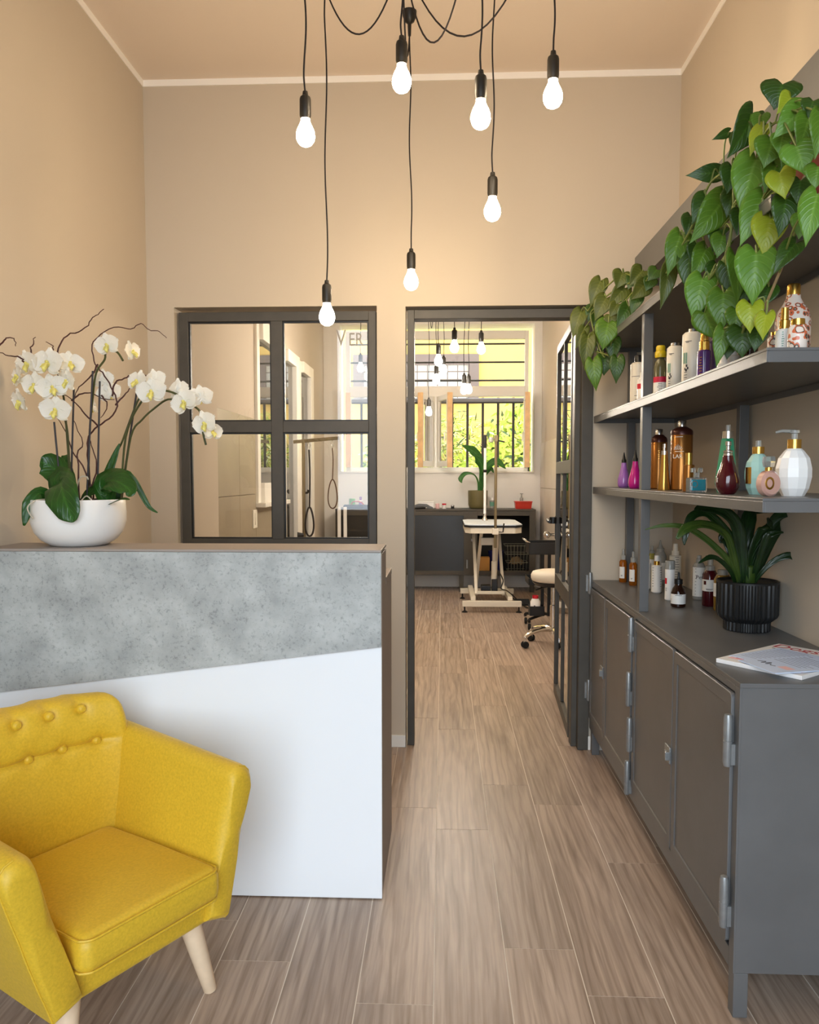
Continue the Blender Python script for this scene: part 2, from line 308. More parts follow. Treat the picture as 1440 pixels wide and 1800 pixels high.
for x0, x1 in ((a0+fw, xm-.029), (xm+.029, a1-fw+.008)):
    part('transom', MB().box((x0, ya, zm-.028), (x1, yb, zm+.028)), STEELD, W1, .002, 0, OF)
    for z0, z1 in ((c0+.032, zm-.028), (zm+.028, c1-fw)):
        part('pane', MB().add([(x0, ya+.03, z0), (x1, ya+.03, z0), (x1, ya+.03, z1), (x0, ya+.03, z1)], [(0, 1, 2, 3)]), GLASSB, W1, 0, 0, OF)
        mb = MB()
        for a, b in (((x0, ya+.012, z0), (x0+.007, ya+.028, z1)), ((x1-.007, ya+.012, z0), (x1, ya+.028, z1)), ((x0+.007, ya+.012, z0), (x1-.007, ya+.028, z0+.007)), ((x0+.007, ya+.012, z1-.007), (x1-.007, ya+.028, z1))): mb.box(a, b)
        part('glazing_bead', mb, BLACKP, W1, 0, 0, OF)
LETT = mat('painted_reflection_lettering', (150, 146, 140), .6)  # reflection of shopfront lettering, painted as grey letters on the pane
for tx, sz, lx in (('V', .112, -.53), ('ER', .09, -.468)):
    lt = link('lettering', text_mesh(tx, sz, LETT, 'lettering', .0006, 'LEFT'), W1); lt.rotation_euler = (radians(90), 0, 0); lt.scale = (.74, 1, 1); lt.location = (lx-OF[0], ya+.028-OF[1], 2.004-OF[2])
# ---------------------------------------------------------------- door_1: steel frame and the open glazed leaf
D1 = thing('door_1', 'open glazed door of grey steel in its doorway beside the shelves', 'door', ((DX0+DX1)/2, YP+.06, 0), kind='structure'); OF = D1.location[:]
part('jamb', MB().box((DX0+.008, YP+.024, .0), (DX0+.042, YP+.11, DZ1-.012)), STEELD, D1, .002, 0, OF)
part('jamb', MB().box((DX1-.05, YP-.012, .0), (DX1+.004, YP+.04, DZ1-.012)), STEELD, D1, .003, 0, OF)
part('jamb', MB().box((DX1-.075, YP+.04, .0), (DX1-.01, YP+.11, DZ1-.012)), STEELD, D1, .003, 0, OF)
part('lintel', MB().box((DX0+.042, YP+.024, DZ1-.055), (DX1-.012, YP+.11, DZ1-.012)), STEELD, D1, .002, 0, OF)
for z in (.25, .78):
    part('hinge', MB().lathe([(.0, 0), (.009, .002), (.011, .01), (.011, .1), (.009, .108), (0, .11)], 12, (DX1-.0, YP-.02, z)).box((DX1-.02, YP-.022, z+.015), (DX1-.004, YP-.012, z+.095)), HINGE, D1, 0, 35, OF)
LF = bpy.data.objects.new('door_leaf', None); COL.objects.link(LF); LF.parent = D1; LF.location = (.66-OF[0], 4.0-OF[1], .012); LF.rotation_euler = (0, 0, atan2(.9, .052)); LF.empty_display_size = .05
LW, LH, t2 = .87, 2.13, .02
def leaf_bar(name, x0, x1, z0, z1, tk=.013): return part(name, MB().box((x0, -tk, z0), (x1, tk, z1)), STEELD, LF, .0015, 0)
leaf_bar('stile', 0, .04, 0, LH); leaf_bar('stile', LW-.03, LW, 0, LH)
for z0, z1 in ((0, .06), (.66, .75), (1.36, 1.43), (LH-.045, LH)): leaf_bar('rail', .04, LW-.03, z0, z1)
for z0, z1 in ((.06, .66), (.75, 1.36), (1.43, LH-.045)):
    leaf_bar('muntin', .44, .458, z0, z1, .01)
    for x0, x1 in ((.04, .44), (.458, LW-.03)):
        part('pane', MB().add([(x0, 0, z0), (x1, 0, z0), (x1, 0, z1), (x0, 0, z1)], [(0, 1, 2, 3)]), GLASS, LF, 0, 0)
for s in (-1, 1):
    part('lever', MB().tube(smoothpath([(LW-.03, s*.02, 1.075), (LW-.03, s*.055, 1.075), (LW-.045, s*.062, 1.077), (LW-.14, s*.06, 1.072)]), [.011]*18+[.008], 10).lathe([(.022, -.02), (.022, .02)], 14, (LW-.03, s*.03, 1.075)), BLACKP, LF)
    part('knob', MB().tube([(LW-.03, s*.02, .985), (LW-.03, s*.05, .985)], .009, 10).lathe([(0, -.022), (.012, -.02), (.021, -.01), (.023, 0), (.021, .01), (.012, .02), (0, .022)], 16, (LW-.03, s*.066, .985)), CHROME, LF)
part('lock_plate', MB().box((LW-.028, -.017, .96), (LW-.006, .017, 1.1)), BLACKP, LF, .002, 0)
# ---------------------------------------------------------------- window_2: shopfront behind the camera
W2 = thing('window_2', 'shopfront of tall glass panes behind the camera', 'window', (-.1, -.82, 0), kind='structure'); OF = W2.location[:]
for x in (FX0, FX1-.06): part('stile', MB().box((x, -.85, 0), (x+.06, -.8, FZ1)), STEEL, W2, .003, 0, OF)
part('stile', MB().box((-.13, -.85, .08), (-.07, -.8, FZ1-.06)), STEEL, W2, .003, 0, OF)
part('rail', MB().box((FX0+.06, -.85, 0), (FX1-.06, -.8, .08)), STEEL, W2, .003, 0, OF); part('rail', MB().box((FX0+.06, -.85, FZ1-.06), (FX1-.06, -.8, FZ1)), STEEL, W2, .003, 0, OF)
for x0, x1 in ((FX0+.06, -.13), (-.07, FX1-.06)): part('pane', MB().add([(x0, -.83, .08), (x1, -.83, .08), (x1, -.83, FZ1-.06), (x0, -.83, FZ1-.06)], [(0, 1, 2, 3)]), GLASS, W2, 0, 0, OF)
PAVE = mat('pavement_stone', (150, 146, 140), .8, var=.08)
setting('pavement', MB().box((-12, -14, -.15), (12, -1.0, -.03)), PAVE, 'pavement outside the shopfront', 'pavement', smooth=0)

# ---------------------------------------------------------------- window_3: barred window of the rear room with open casements
UPVC = mat('white_window_paint', (240, 236, 226), .35)
OAK = mat('pine_edge', (232, 192, 142), .5, var=.12, vscale=14)
W3 = thing('window_3', 'tall rear window with open white casements and a fanlight', 'window', (-.07, 9.78, NZ0), kind='structure'); OF = W3.location[:]
X0, X1, Z0, Z1, XMm = -1.2, 1.05, 1.42, 3.14, -.085
fa, fb = 9.74, 9.81
for n, a, b in (('stile', (X0, fa, Z0), (X0+.055, fb, Z1)), ('stile', (X1-.045, fa, Z0), (X1, fb, Z1)), ('rail', (X0+.055, fa, Z1-.1), (X1-.045, fb, Z1)),
                ('rail', (X0+.055, fa-.02, Z0), (X1-.045, fb, Z0+.05)), ('transom', (X0+.055, fa-.01, 2.34), (X1-.045, fb, 2.465)),
                ('mullion', (XMm-.035, fa, Z0+.05), (XMm+.035, fb, 2.34)), ('sill', (NX0, 9.6, NZ0-.002), (NX1, fa, NZ0+.02))):
    part(n, MB().box(a, b), UPVC, W3, .004, 0, OF)
part('pane', MB().add([(X0+.055, 9.78, 2.465), (X1-.045, 9.78, 2.465), (X1-.045, 9.78, Z1-.1), (X0+.055, 9.78, Z1-.1)], [(0, 1, 2, 3)]), GLASS, W3, 0, 0, OF)
def casement(hx, ang, width):
    """one open sash; hinge at hx on the frame, local +x runs from hinge to free edge"""
    e = bpy.data.objects.new('casement', None); COL.objects.link(e); e.parent = W3; e.location = (hx-OF[0], 9.73-OF[1], 1.475-OF[2]); e.rotation_euler = (0, 0, ang)
    h = .86
    mb = MB()
    for a, b in (((0, -.02, 0), (.06, .02, h)), ((width-.06, -.02, 0), (width, .02, h)), ((.06, -.02, 0), (width-.06, .02, .07)), ((.06, -.02, h-.06), (width-.06, .02, h))): mb.box(a, b)
    part('sash', mb, UPVC, e, .003, 0)
    part('pane', MB().add([(.06, 0, .07), (width-.06, 0, .07), (width-.06, 0, h-.06), (.06, 0, h-.06)], [(0, 1, 2, 3)]), GLASS, e, 0, 0)
    part('wooden_edge', MB().box((width, -.03, -.01), (width+.025, .03, h+.01)), OAK, e, .002, 0)
    part('window_handle', MB().tube([(width-.03, -.02, .4), (width-.03, -.05, .4), (width-.03, -.055, .3)], .009, 8), UPVC, e)
casement(XMm-.03, radians(180+71), .44); casement(XMm+.03, radians(-72), .44); casement(X1-.04, radians(180+88), .42); casement(X0+.05, radians(-86), .42)
BARM = mat('window_bar_iron', (58, 56, 54), .5)
BL = mat('roller_blind_fabric', (150, 150, 158), .5)
gr = thing('window_grille', 'iron grille of upright bars outside the lower rear window', 'grille', (-.07, 9.88, NZ0)); OF = gr.location[:]
for k in range(12):
    x = -1.02+.19*k
    part('bar', MB().box((x-.015, 9.87, NZ0+.01), (x+.015, 9.892, 2.34)), BARM, gr, 0, 0, OF)
gr = thing('fanlight_bars', 'three level iron bars across the fanlight above the casements', 'bars', (-.07, 9.88, 2.5)); OF = gr.location[:]
for z in (3.0, 2.775, 2.55): part('bar', MB().tube([(X0+.0, 9.88, z), (X1, 9.88, z)], .0115, 8), BARM, gr, 0, 35, OF)
for xs, lb in (((XMm+.04, X1-.05), 'silver roller blind rolled up over the planted pot side'), ((X0+.06, XMm-.04), 'silver roller blind rolled up over the casement half nearer the orchid')):
    r = thing('roller_blind', lb, 'blind', ((xs[0]+xs[1])/2, 9.84, 2.29)); OF = r.location[:]
    part('roll', MB().tube([(xs[0]+.0, 9.845, 2.305), (xs[1], 9.845, 2.305)], .026, 14), BL, r, 0, 35, OF)
    part('bottom_bar', MB().box((xs[0], 9.838, 2.262), (xs[1], 9.852, 2.28)), BARM, r, .002, 0, OF)

# white framed window and doors on the long wall of the rear room
DARKP = mat('grey_glass_backing', (96, 92, 84), .6)  # plain dark grey panel behind the side panes
def side_frame(name, y0, y1, z0, z1, fwid, label, cat, sill=False):
    e = thing(name, label, cat, (XL+.01, (y0+y1)/2, z0), kind='structure'); OF = e.location[:]
    xo = XL+.055
    part('stile', MB().box((XL, y1-fwid, z0), (xo, y1, z1)), UPVC, e, .004, 0, OF); part('stile', MB().box((XL, y0, z0), (xo-.03, y0+fwid*.4, z1)), UPVC, e, .004, 0, OF)
    part('rail', MB().box((XL, y0+fwid*.4, z1-fwid*.7), (xo, y1-fwid, z1)), UPVC, e, .004, 0, OF)
    part('rail', MB().box((XL, y0+fwid*.4, z0), (xo, y1-fwid, z0+fwid*.7)), UPVC, e, .004, 0, OF)
    if sill: part('sill', MB().box((XL, y0-.02, z0-.035), (xo+.03, y1+.03, z0)), UPVC, e, .004, 0, OF)
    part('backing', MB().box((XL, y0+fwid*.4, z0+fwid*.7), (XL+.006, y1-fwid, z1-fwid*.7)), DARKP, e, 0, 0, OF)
    part('pane', MB().add([(XL+.012, y0+fwid*.4, z0+fwid*.7), (XL+.012, y1-fwid, z0+fwid*.7), (XL+.012, y1-fwid, z1-fwid*.7), (XL+.012, y0+fwid*.4, z1-fwid*.7)], [(0, 1, 2, 3)]), GLASSB, e, 0, 0, OF)
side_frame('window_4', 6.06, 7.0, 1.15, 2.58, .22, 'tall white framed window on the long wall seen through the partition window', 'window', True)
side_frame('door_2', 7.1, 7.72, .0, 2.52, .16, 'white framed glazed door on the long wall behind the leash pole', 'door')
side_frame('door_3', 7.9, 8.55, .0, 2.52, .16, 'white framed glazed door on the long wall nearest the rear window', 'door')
SWW = mat('switch_white', (238, 232, 216), .4)
s = thing('light_switch', 'small white light switch on the grey wall tiles of the rear room', 'switch', (XL+.012, 5.96, 1.02)); OF = s.location[:]
part('plate', MB().box((XL+.012, 5.9, .96), (XL+.022, 6.02, 1.1)), SWW, s, .003, 0, OF); part('rocker', MB().box((XL+.022, 5.94, .985), (XL+.027, 5.98, 1.075)), SWW, s, .002, 0, OF)
def hook(loc, lb):
    t = thing('wall_hook', lb, 'hook', loc)
    part('plate', MB().box((0, -.025, -.03), (.008, .025, .03)), BLACKP, t, .002, 0); part('peg', MB().tube([(.006, 0, 0), (.05, 0, .005), (.065, 0, .03)], [.014, .012, .018], 10), BLACKP, t)
hook((XL+.001, 9.2, 1.95), 'black wall hook high on the long wall near the rear window'); hook((XL+.056, 7.80, 1.19), 'black wall hook low between the two white framed doors')

# ================================================================ OUTSIDE THE REAR WINDOW
setting('sky_blocker', MB().box((-7, -.95, ZC+.16), (7, 9.96, 13)), mat('sky_blocker_render', (196, 186, 168), .9), 'unseen upper storeys added over both rooms to block sky light', 'wall', smooth=0)  # unseen mass added overhead to keep sky light off facade and garden
YEL = mat('yellow_render', (222, 182, 102), .9, var=.06, vscale=.6)
OUTG = mat('garden_soil', (120, 108, 80), .95, var=.2)
setting('ground', MB().box((-9, 9.96, -.2), (9, 17, -.02)), OUTG, 'garden ground behind the rear window', 'ground', smooth=0)
b = thing('yellow_building', 'sunlit yellow rendered building beyond the garden with a grilled window', 'building', (0, 15.2, -.02)); OF = b.location[:]
part('facade', MB().box((-9, 15, -.02), (9, 15.4, 9)), YEL, b, 0, 0, OF)
GRY = mat('grey_shutter_paint', (120, 104, 96), .7); WPN = mat('pale_window_blind', (214, 208, 196), .6)
wx0, wx1, wz0, wz1 = -1.7, .68, 2.75, 3.66
part('window_frame', MB().box((wx0, 14.94, wz1-.2), (wx1, 15, wz1)).box((wx1-.2, 14.94, wz0), (wx1, 15, wz1-.2)).box((wx0, 14.94, wz0), (wx0+.2, 15, wz1-.2)).box((wx0+.2, 14.94, wz0), (wx1-.2, 15, wz0+.06)), GRY, b, 0, 0, OF)
part('window_pane', MB().box((wx0+.2, 14.985, wz0+.06), (wx1-.2, 15, wz1-.2)), WPN, b, 0, 0, OF)
for k in range(10): part('grille_bar', MB().box((wx0+.26+.19*k, 14.93, wz0+.06), (wx0+.278+.19*k, 14.94, wz1-.2)), GRY, b, 0, 0, OF)
for k in range(4): part('grille_bar', MB().box((wx0+.2, 14.915, wz0+.12+.15*k), (wx1-.2, 14.93, wz0+.138+.15*k)), GRY, b, 0, 0, OF)
G1 = mat('bright_bush_leaf', (158, 178, 60), .5); G2 = mat('lime_bush_leaf', (196, 206, 84), .5); G3 = mat('deep_bush_leaf', (62, 84, 34), .55); G4 = mat('bleached_bush_leaf', (222, 222, 170), .5)
BARK = mat('bush_bark', (96, 78, 58), .9)
def bush(name, c, rad, n, ll, lw, label, wts, seed):
    r = random.Random(seed); t = thing(name, label, 'bush', (c[0], c[1], -.02), group=None); mb = MB(); OF = t.location[:]
    for i in range(n):
        while 1:
            p = Vector((r.uniform(-1, 1), r.uniform(-1, 1), r.uniform(-1, 1)))
            if p.length < 1 and p.length > .35: break
        p = Vector((p.x*rad[0]+c[0], p.y*rad[1]+c[1], p.z*rad[2]+c[2]))
        if p.z < .05: continue
        d = Vector((r.gauss(0, 1), r.gauss(0, .7), r.gauss(-.3, .8))).normalized(); nn = d.cross(Vector((r.gauss(0, 1), -1.0, r.gauss(.4, .6)))).normalized()
        L_ = ll*r.uniform(.6, 1.3); w_ = lw*r.uniform(.7, 1.3); k = r.choices((0, 1, 2, 3), wts)[0]
        mb.add([p, p+d*L_*.4+nn*w_/2, p+d*L_, p+d*L_*.4-nn*w_/2], [(0, 1, 2, 3)], k)
    o = part('foliage', mb, [G1, G2, G3, G4], t, 0, 0, OF); o['kind'] = 'stuff'
    st = MB()
    for k in range(5):
        a = k*1.256; st.tube(smoothpath([(c[0]+.05*cos(a), c[1]+.05*sin(a), -.02), (c[0]+.2*rad[0]*cos(a), c[1]+.2*rad[1]*sin(a), c[2]*.5), (c[0]+.5*rad[0]*cos(a+.3), c[1]+.5*rad[1]*sin(a+.3), c[2]+rad[2]*.3)]), .015, 6)
    part('stem', st, BARK, t, 0, 35, OF)
bush('garden_bush', (.15, 12.9, 1.35), (.62, .5, 1.15), 2600, .16, .02, 'bush of narrow bleached leaves behind the middle of the rear window', (4, 3, 3, 4), 1)
bush('garden_bush', (1.15, 12.7, 1.4), (.6, .5, 1.2), 1500, .15, .06, 'broad-leaved lime bush behind the far end of the rear window', (5, 6, 2, 1), 2)
bush('garden_bush', (-.8, 12.9, 1.15), (.6, .5, 1.1), 1800, .15, .04, 'bush with mixed green leaves behind the casement half of the rear window', (4, 4, 2, 2), 3)
bush('garden_bush', (.5, 12.0, 1.1), (.5, .35, .72), 700, .14, .06, 'low front bush with broad lime leaves behind the potted palm', (5, 6, 1, 1), 4)
# ================================================================ PENDANT LAMPS
def sag(p, q, d, n=14):
    p = Vector(p); q = Vector(q); return [p.lerp(q, i/n)-Vector((0, 0, d*4*(i/n)*(1-i/n))) for i in range(n+1)]
sock_me = MB().lathe([(.0, .075), (.008, .074), (.0095, .062), (.0165, .056), (.0185, .048), (.0185, .0), (.0165, -.008), (.0165, -.012), (0, -.012)], 20).mesh('socket', SOCK)
bprof = [(.0, -.098), (.01, -.0965), (.02, -.091), (.0265, -.082), (.0302, -.069), (.0296, -.056), (.0255, -.043), (.0195, -.031), (.0152, -.021), (.0138, -.012), (.0, -.012)]
bulb_f = MB().lathe(bprof, 20).mesh('bulb', BULBF); bulb_r = MB().lathe(bprof, 16).mesh('bulb', BULBR)
rl = random.Random(5)
def pendant(c, bulb, label, group, rose=None, drop=None, hookdx=0):
    """c = centre of the bulb's widest part"""
    x, y, z = c; zs = z+.066
    t = thing('pendant_lamp', label, 'lamp', (x, y, zs), group=group)
    link('socket', sock_me, t); link('bulb', bulb, t)
    top = ZC-zs; n = 12; ph = rl.uniform(0, 6)
    hx = hookdx
    pts = [(hx*(i/n)+.004*sin(ph+i*.9)*(0 if i in (0, n) else 1), .003*cos(ph+i*.8)*(0 if i in (0, n) else 1), .072+(top-.1-.072)*i/n) for i in range(n+1)]
    part('cord', MB().tube(smoothpath(pts, 4), .0031, 6), CORD, t)
    part('ceiling_hook', MB().lathe([(0, -.1), (.006, -.098), (.008, -.06), (.008, -.05), (.02, -.04), (.028, -.02), (.03, 0), (0, 0)], 16, (hx, 0, top)), BLACKP, t)
    if rose: SWAGS.setdefault(rose, []).append(((x+hx, y, ZC-.09), drop))
    return t
SWAGS = {}
ROSE = (-.15, 2.95, ZC-.03)
FR = 'bare bulb pendants of the front room'
for c, lb, rs, dr in (((-.444, 2.58, 2.449), 'bare lit bulb on a short cord, first on the orchid side of the front room', ROSE, .1),
                      ((-.131, 2.53, 2.587), 'highest lit bulb of the front room, right under the looped cords', None, 0),
                      ((.112, 2.44, 2.433), 'lit bulb on a short cord between the highest bulb and the one nearest the shelves', ROSE, .41),
                      ((.34, 2.53, 2.531), 'lit bulb on a short cord nearest the wall of shelves', ROSE, .37),
                      ((.178, 2.91, 2.31), 'lit bulb hanging at middle height in front of the bare wall above the doorway', ROSE, .08),
                      ((-0.134, 3.35, 2.169), 'lit bulb on a long cord from the black ceiling hook in view', ROSE, .2),
                      ((-.444, 3.03, 1.963), 'lowest lit bulb of the front room, on the longest cord before the partition window', ROSE, .22)):
    pendant(c, bulb_f, lb, FR, rs, dr, -.007 if abs(c[1]-3.35) < .01 else 0)
r = thing('ceiling_rose', 'round black ceiling rose from which the looped lamp cords start', 'ceiling rose', (-.15, 2.95, ZC))
for q, d in SWAGS[ROSE]: part('swag_cord', MB().tube(sag(q, ROSE, d, 20), .0031, 6), CORD, r, 0, 35, r.location[:])
part('cup', MB().lathe([(0, -.035), (.05, -.034), (.058, -.02), (.06, 0), (0, 0)], 24), BLACKP, r)
RR = 'bare bulb pendants of the rear room'; ROSE2 = (-.06, 6.4, ZC-.03)
for c, lb, rs, dr in (((0.08,5.5,2.243), 'largest lit bulb of the rear room, in front of the fanlight', ROSE2, .45),
                      ((0.279,5.8,2.278), 'lit bulb of the rear room nearest the open glazed door', None, 0),
                      ((-0.033,6,2.222), 'lit bulb of the rear room beside the fanlight post, third highest', ROSE2, .5),
                      ((0.008,7.3,2.327), 'small lit bulb of the rear room half hidden behind the third highest one', ROSE2, .3),
                      ((-0.056,6.8,2.179), 'lit bulb of the rear room under the third highest one, over the grilled house window', ROSE2, .35),
                      ((0.175,6.5,2.062), 'first bulb of the touching pair above the silver roller blind', ROSE2, .4),
                      ((0.225,6.9,2.106), 'second bulb of the touching pair, the one nearer the door', None, 0),
                      ((-0.132,7.5,1.964), 'lowest lit bulb of the rear room, in front of the open casement', ROSE2, .55)):
    pendant(c, bulb_r, lb, RR, rs, dr)
pendant((-0.75,7.2,2.339), bulb_r, 'lit bulb of the rear room seen through the partition window', RR, ROSE2, .4)
r = thing('ceiling_rose', 'round black ceiling rose of the rear room bulbs', 'ceiling rose', (-.06, 6.4, ZC))
for q, d in SWAGS[ROSE2]: part('swag_cord', MB().tube(sag(q, ROSE2, d, 20), .0031, 6), CORD, r, 0, 35, r.location[:])
part('cup', MB().lathe([(0, -.035), (.05, -.034), (.058, -.02), (.06, 0), (0, 0)], 20), BLACKP, r)

# ================================================================ RECEPTION COUNTER
CX1 = -.19; CY0 = 2.43
ct = thing('reception_counter', 'white reception counter with a slanting concrete-look band along its top', 'counter', ((XL+CX1)/2, 2.6, 0)); OF = ct.location[:]
part('front_panel', MB().box((XL+.002, CY0, .004), (CX1, CY0+.02, 1.11)), LAMIN, ct, .0015, 0, OF, label='white laminate front')
part('concrete_panel', MB().prism([(XL+.002, CY0-.013, .66), (CX1, CY0-.013, .822), (CX1, CY0-.013, 1.118), (XL+.002, CY0-.013, 1.118)], (0, .0125, 0)), CONC, ct, .001, 0, OF, label='concrete-look upper band with a slanting lower edge')
part('side_panel', MB().prism([(CX1-.02, CY0+.0205, .004), (CX1-.02, 2.92, .004), (CX1-.02, 2.92, .99), (CX1-.02, 2.64, .99), (CX1-.02, 2.64, 1.11), (CX1-.02, CY0+.0205, 1.11)], (.019, 0, 0)), TAUPE, ct, .001, 0, OF)
part('top_shelf', MB().box((XL+.002, CY0-.013, 1.1105+.008), (CX1, 2.645, 1.1265)), TAUPE, ct, .0015, 0, OF)
part('back_panel', MB().box((XL+.002, 2.622, .3), (CX1-.021, 2.64, 1.118)), TAUPE, ct, 0, 0, OF)
part('worktop', MB().box((XL+.002, 2.641, .991), (CX1, 2.92, 1.012)), TAUPE, ct, .0015, 0, OF)

# ================================================================ YELLOW ARMCHAIR (local: +y towards its back, -y its front)
ch = thing('armchair', 'mustard yellow upholstered armchair with a buttoned back and pale wooden legs', 'armchair', (-.70, 1.78, 0), atan2(.857, .515))
def rrect(x0, x1, z0, z1, r, n=4):
    out = []
    for cx_, cz, a in ((x1-r, z0+r, -90), (x1-r, z1-r, 0), (x0+r, z1-r, 90), (x0+r, z0+r, 180)):
        for k in range(n+1): out.append((cx_+r*cos(radians(a+90*k/n)), cz+r*sin(radians(a+90*k/n))))
    return out
def roundbox(x0, x1, y0, y1, z0, z1, r, r2, n=5, dome=0, ny=10):
    """rounded box lofted along y"""
    rs = []
    ys = [y0+r2*(1-cos(pi/2*k/n)) for k in range(n)]+[y0+r2+(y1-y0-2*r2)*k/ny for k in range(ny+1)]+[y1-r2*(1-sin(pi/2*(1-k/n))) if 0 else y1-r2*(1-sin(pi/2*k/n)) for k in range(1, n+1)]
    ys = [y0+r2*(1-cos(pi/2*k/n)) for k in range(n+1)]
    for k in range(n+1):
        ins = r2*(1-sin(pi/2*k/n)); rs.append((y0+r2*(1-cos(pi/2*k/n)), ins))
    for k in range(1, ny): rs.append((y0+r2+(y1-y0-2*r2)*k/ny, 0))
    for k in range(n, -1, -1):
        ins = r2*(1-sin(pi/2*k/n)); rs.append((y1-r2*(1-cos(pi/2*k/n)), ins))
    out = []
    for y, ins in rs:
        ins = min(ins, r*.98 if r > .02 else ins)
        pts = rrect(x0+ins, x1-ins, z0+ins, z1-ins, max(.003, r-ins), 5); ring = []
        for px, pz in pts:
            fx = 1-((px-(x0+x1)/2)/((x1-x0)/2))**2; fy = 1-((y-(y0+y1)/2)/((y1-y0)/2))**2
            ring.append((px, y, pz+(dome*max(0, fx)*max(0, fy) if pz > (z0+z1)/2 else 0)))
        out.append(ring)
    return out
part('seat_base', MB().rings(roundbox(-.235, .235, .005, .52, .195, .285, .02, .02)), FABRIC, ch)
cu = part('seat_cushion', MB().rings(roundbox(-.2, .2, -.045, .42, .272, .362, .03, .03, dome=.03, ny=14)), FABRIC, ch)
for z, ins in ((.353, .004), (.281, .004)):
    x0, x1, y0, y1 = -.2+ins, .2-ins, -.045+ins, .42-ins; rc = .03
    pts = [(x0+rc+(x1-x0-2*rc)*k/8, y0-.0005, z) for k in range(9)]
    pts = [(x0, y1-.1, z)]+[(x0-.0005, y0+rc+(y1-y0-.1)*k/4, z) for k in (2, 1)]+[(x0, y0+rc, z)]+[(x0+rc*(1-cos(a)), y0+rc*(1-sin(a)), z) for a in (.5, 1.05)]+pts+[(x1-rc*(1-cos(a)), y0+rc*(1-sin(a)), z) for a in (1.05, .5)]+[(x1, y0+rc, z), (x1, y0+.15, z)]
    part('piping', MB().tube(smoothpath(pts, 3), .0032, 6), FABRIC, cu)
BTN = [(-.145+.1*k, .70) for k in range(4)]+[(-.21+.1*k, .598) for k in range(5)]
BTN = [b for b in BTN if abs(b[0]) < .235]
def back_front(a, z):
    t = (z-.30)/(.74-.30); y = .415+.055*t
    y -= .05*abs(a/.28)**3
    y += .015*exp(-((z-.598)/.008)**2)*(1 if abs(a) < .22 else max(0, 1-(abs(a)-.22)/.03))
    for ba, bz in BTN: y += .014*exp(-((a-ba)**2+(z-bz)**2)/.022**2)
    y += -.016*exp(-((z-.46)/.09)**2)*(1-(a/.3)**2)+-.010*exp(-((z-.66)/.05)**2)
    return y
rs = []; NA = 64
for i in range(NA+1):
    e = -1+2*i/NA; a = .282*e; hs = 1.0; ed = max(0, (abs(e)-.88)/.12); shr = sqrt(max(0, 1-ed**2)) if ed else 1
    ztop = .735-.05*(1-shr) - .012*abs(e)**2; ring = []
    a = a*(1-.06*0)
    nz = 60
    for k in range(nz+1):
        z = .22+(ztop-.03-.22)*k/nz; ring.append((a, back_front(a, z)+.055*(1-shr), z))
    yb0 = back_front(a, ztop-.03)+.055*(1-shr); th = .105-.075*(1-shr)
    for k in range(1, 8): an = pi*k/8; ring.append((a, yb0+th/2-th/2*cos(an), ztop-.03+.03*sin(an)))
    for k in range(9): z = ztop-.03-(ztop-.03-.2)*k/8; ring.append((a, yb0+th-.0*k-.02*(k/8), z))
    # taper the panel towards the seat so the sides splay outwards and upwards
    rs.append([(x*(.84+.16*min(1, max(0, (z-.22)/.42)))*(1-.1*max(0, (z-.6)/.13)), y, z) for x, y, z in ring])
bk = part('backrest', MB().rings(rs), FABRIC, ch, smooth=60)
for ba, bz in BTN:
    y = back_front(ba, bz); f = (.84+.16*min(1, max(0, (bz-.22)/.42)))*(1-.1*max(0, (bz-.6)/.13)); mb = MB()
    mb.lathe([(0, .013), (.007, .0122), (.0118, .008), (.0134, .002), (.013, -.006), (0, -.006)], 16)
    mb.v = [(ba*f+x, y-z_-.007, bz+yy) for x, yy, z_ in mb.v]
    part('button', mb, FABRIC, bk)
def arm(s):
    rs = []; n = 7
    st = [(-.018+.034*(1-cos(pi/2*k/7)), .034*(1-sin(pi/2*k/7))) for k in range(8)]+[(.016+.46*k/14, 0) for k in range(1, 15)]+[(.485, .004), (.492, .014)]
    for y, ins in st:
        f = max(0, min(1, y/.48)); zt = .592+.038*f; zi = zt+.006
        zb = .185+.01*f; puff = .006*sin(pi*f)
        inner = [( .178-.0*f+.068*(k/8)**1.1 - puff*sin(pi*k/8), zb+.02+(zi-.035-zb-.02)*k/8) for k in range(9)]
        top = [( .246+.040*(1-cos(pi*k/6)), zi-.035+.035*sin(pi*k/6)-.012*(k/6)) for k in range(1, 6)]
        outer = [( .326-.082*(k/8)**1.0+.004*sin(pi*k/8), zt-.045-(zt-.045-zb)*k/8) for k in range(9)]
        pts = inner+top+outer; cxm = sum(p[0] for p in pts)/len(pts); czm = sum(p[1] for p in pts)/len(pts)
        ring = []
        for px, pz in pts:
            dx, dz = px-cxm, pz-czm; L_ = sqrt(dx*dx+dz*dz)
            q = max(.3, 1-ins/max(L_, .02)); ring.append((s*(cxm+dx*q)-(.045*max(0, pz-.2)/.4 if s < 0 else 0), y-.018*max(0, (pz-.25)/.35)*(1-f), czm+dz*q))
        rs.append(ring)
    o = part('armrest', MB().rings(rs), FABRIC, ch, smooth=60)
    r0 = rs[5]; part('seam', MB().tube([(x+s*.0006, y-.0008, z) for x, y, z in r0[11:23]], .0024, 6), FABRIC, o)
arm(1); arm(-1)
ASH = mat('pale_ash_wood', (222, 196, 164), .55, var=.08, vscale=20)
for sx_, y, dx, dy in ((1, .055, .035, -.035), (-1, .055, -.035, -.035), (1, .44, .035, .035), (-1, .44, -.035, .035)):
    p1 = Vector((sx_*.175+dx, y+dy, 0)); p0 = Vector((sx_*.175-dx*.1, y-dy*.1, .205))
    part('leg', MB().tube([p1, p1.lerp(p0, .02), p1.lerp(p0, .5), p0], [.0155, .0175, .0235, .029], 20), ASH, ch)

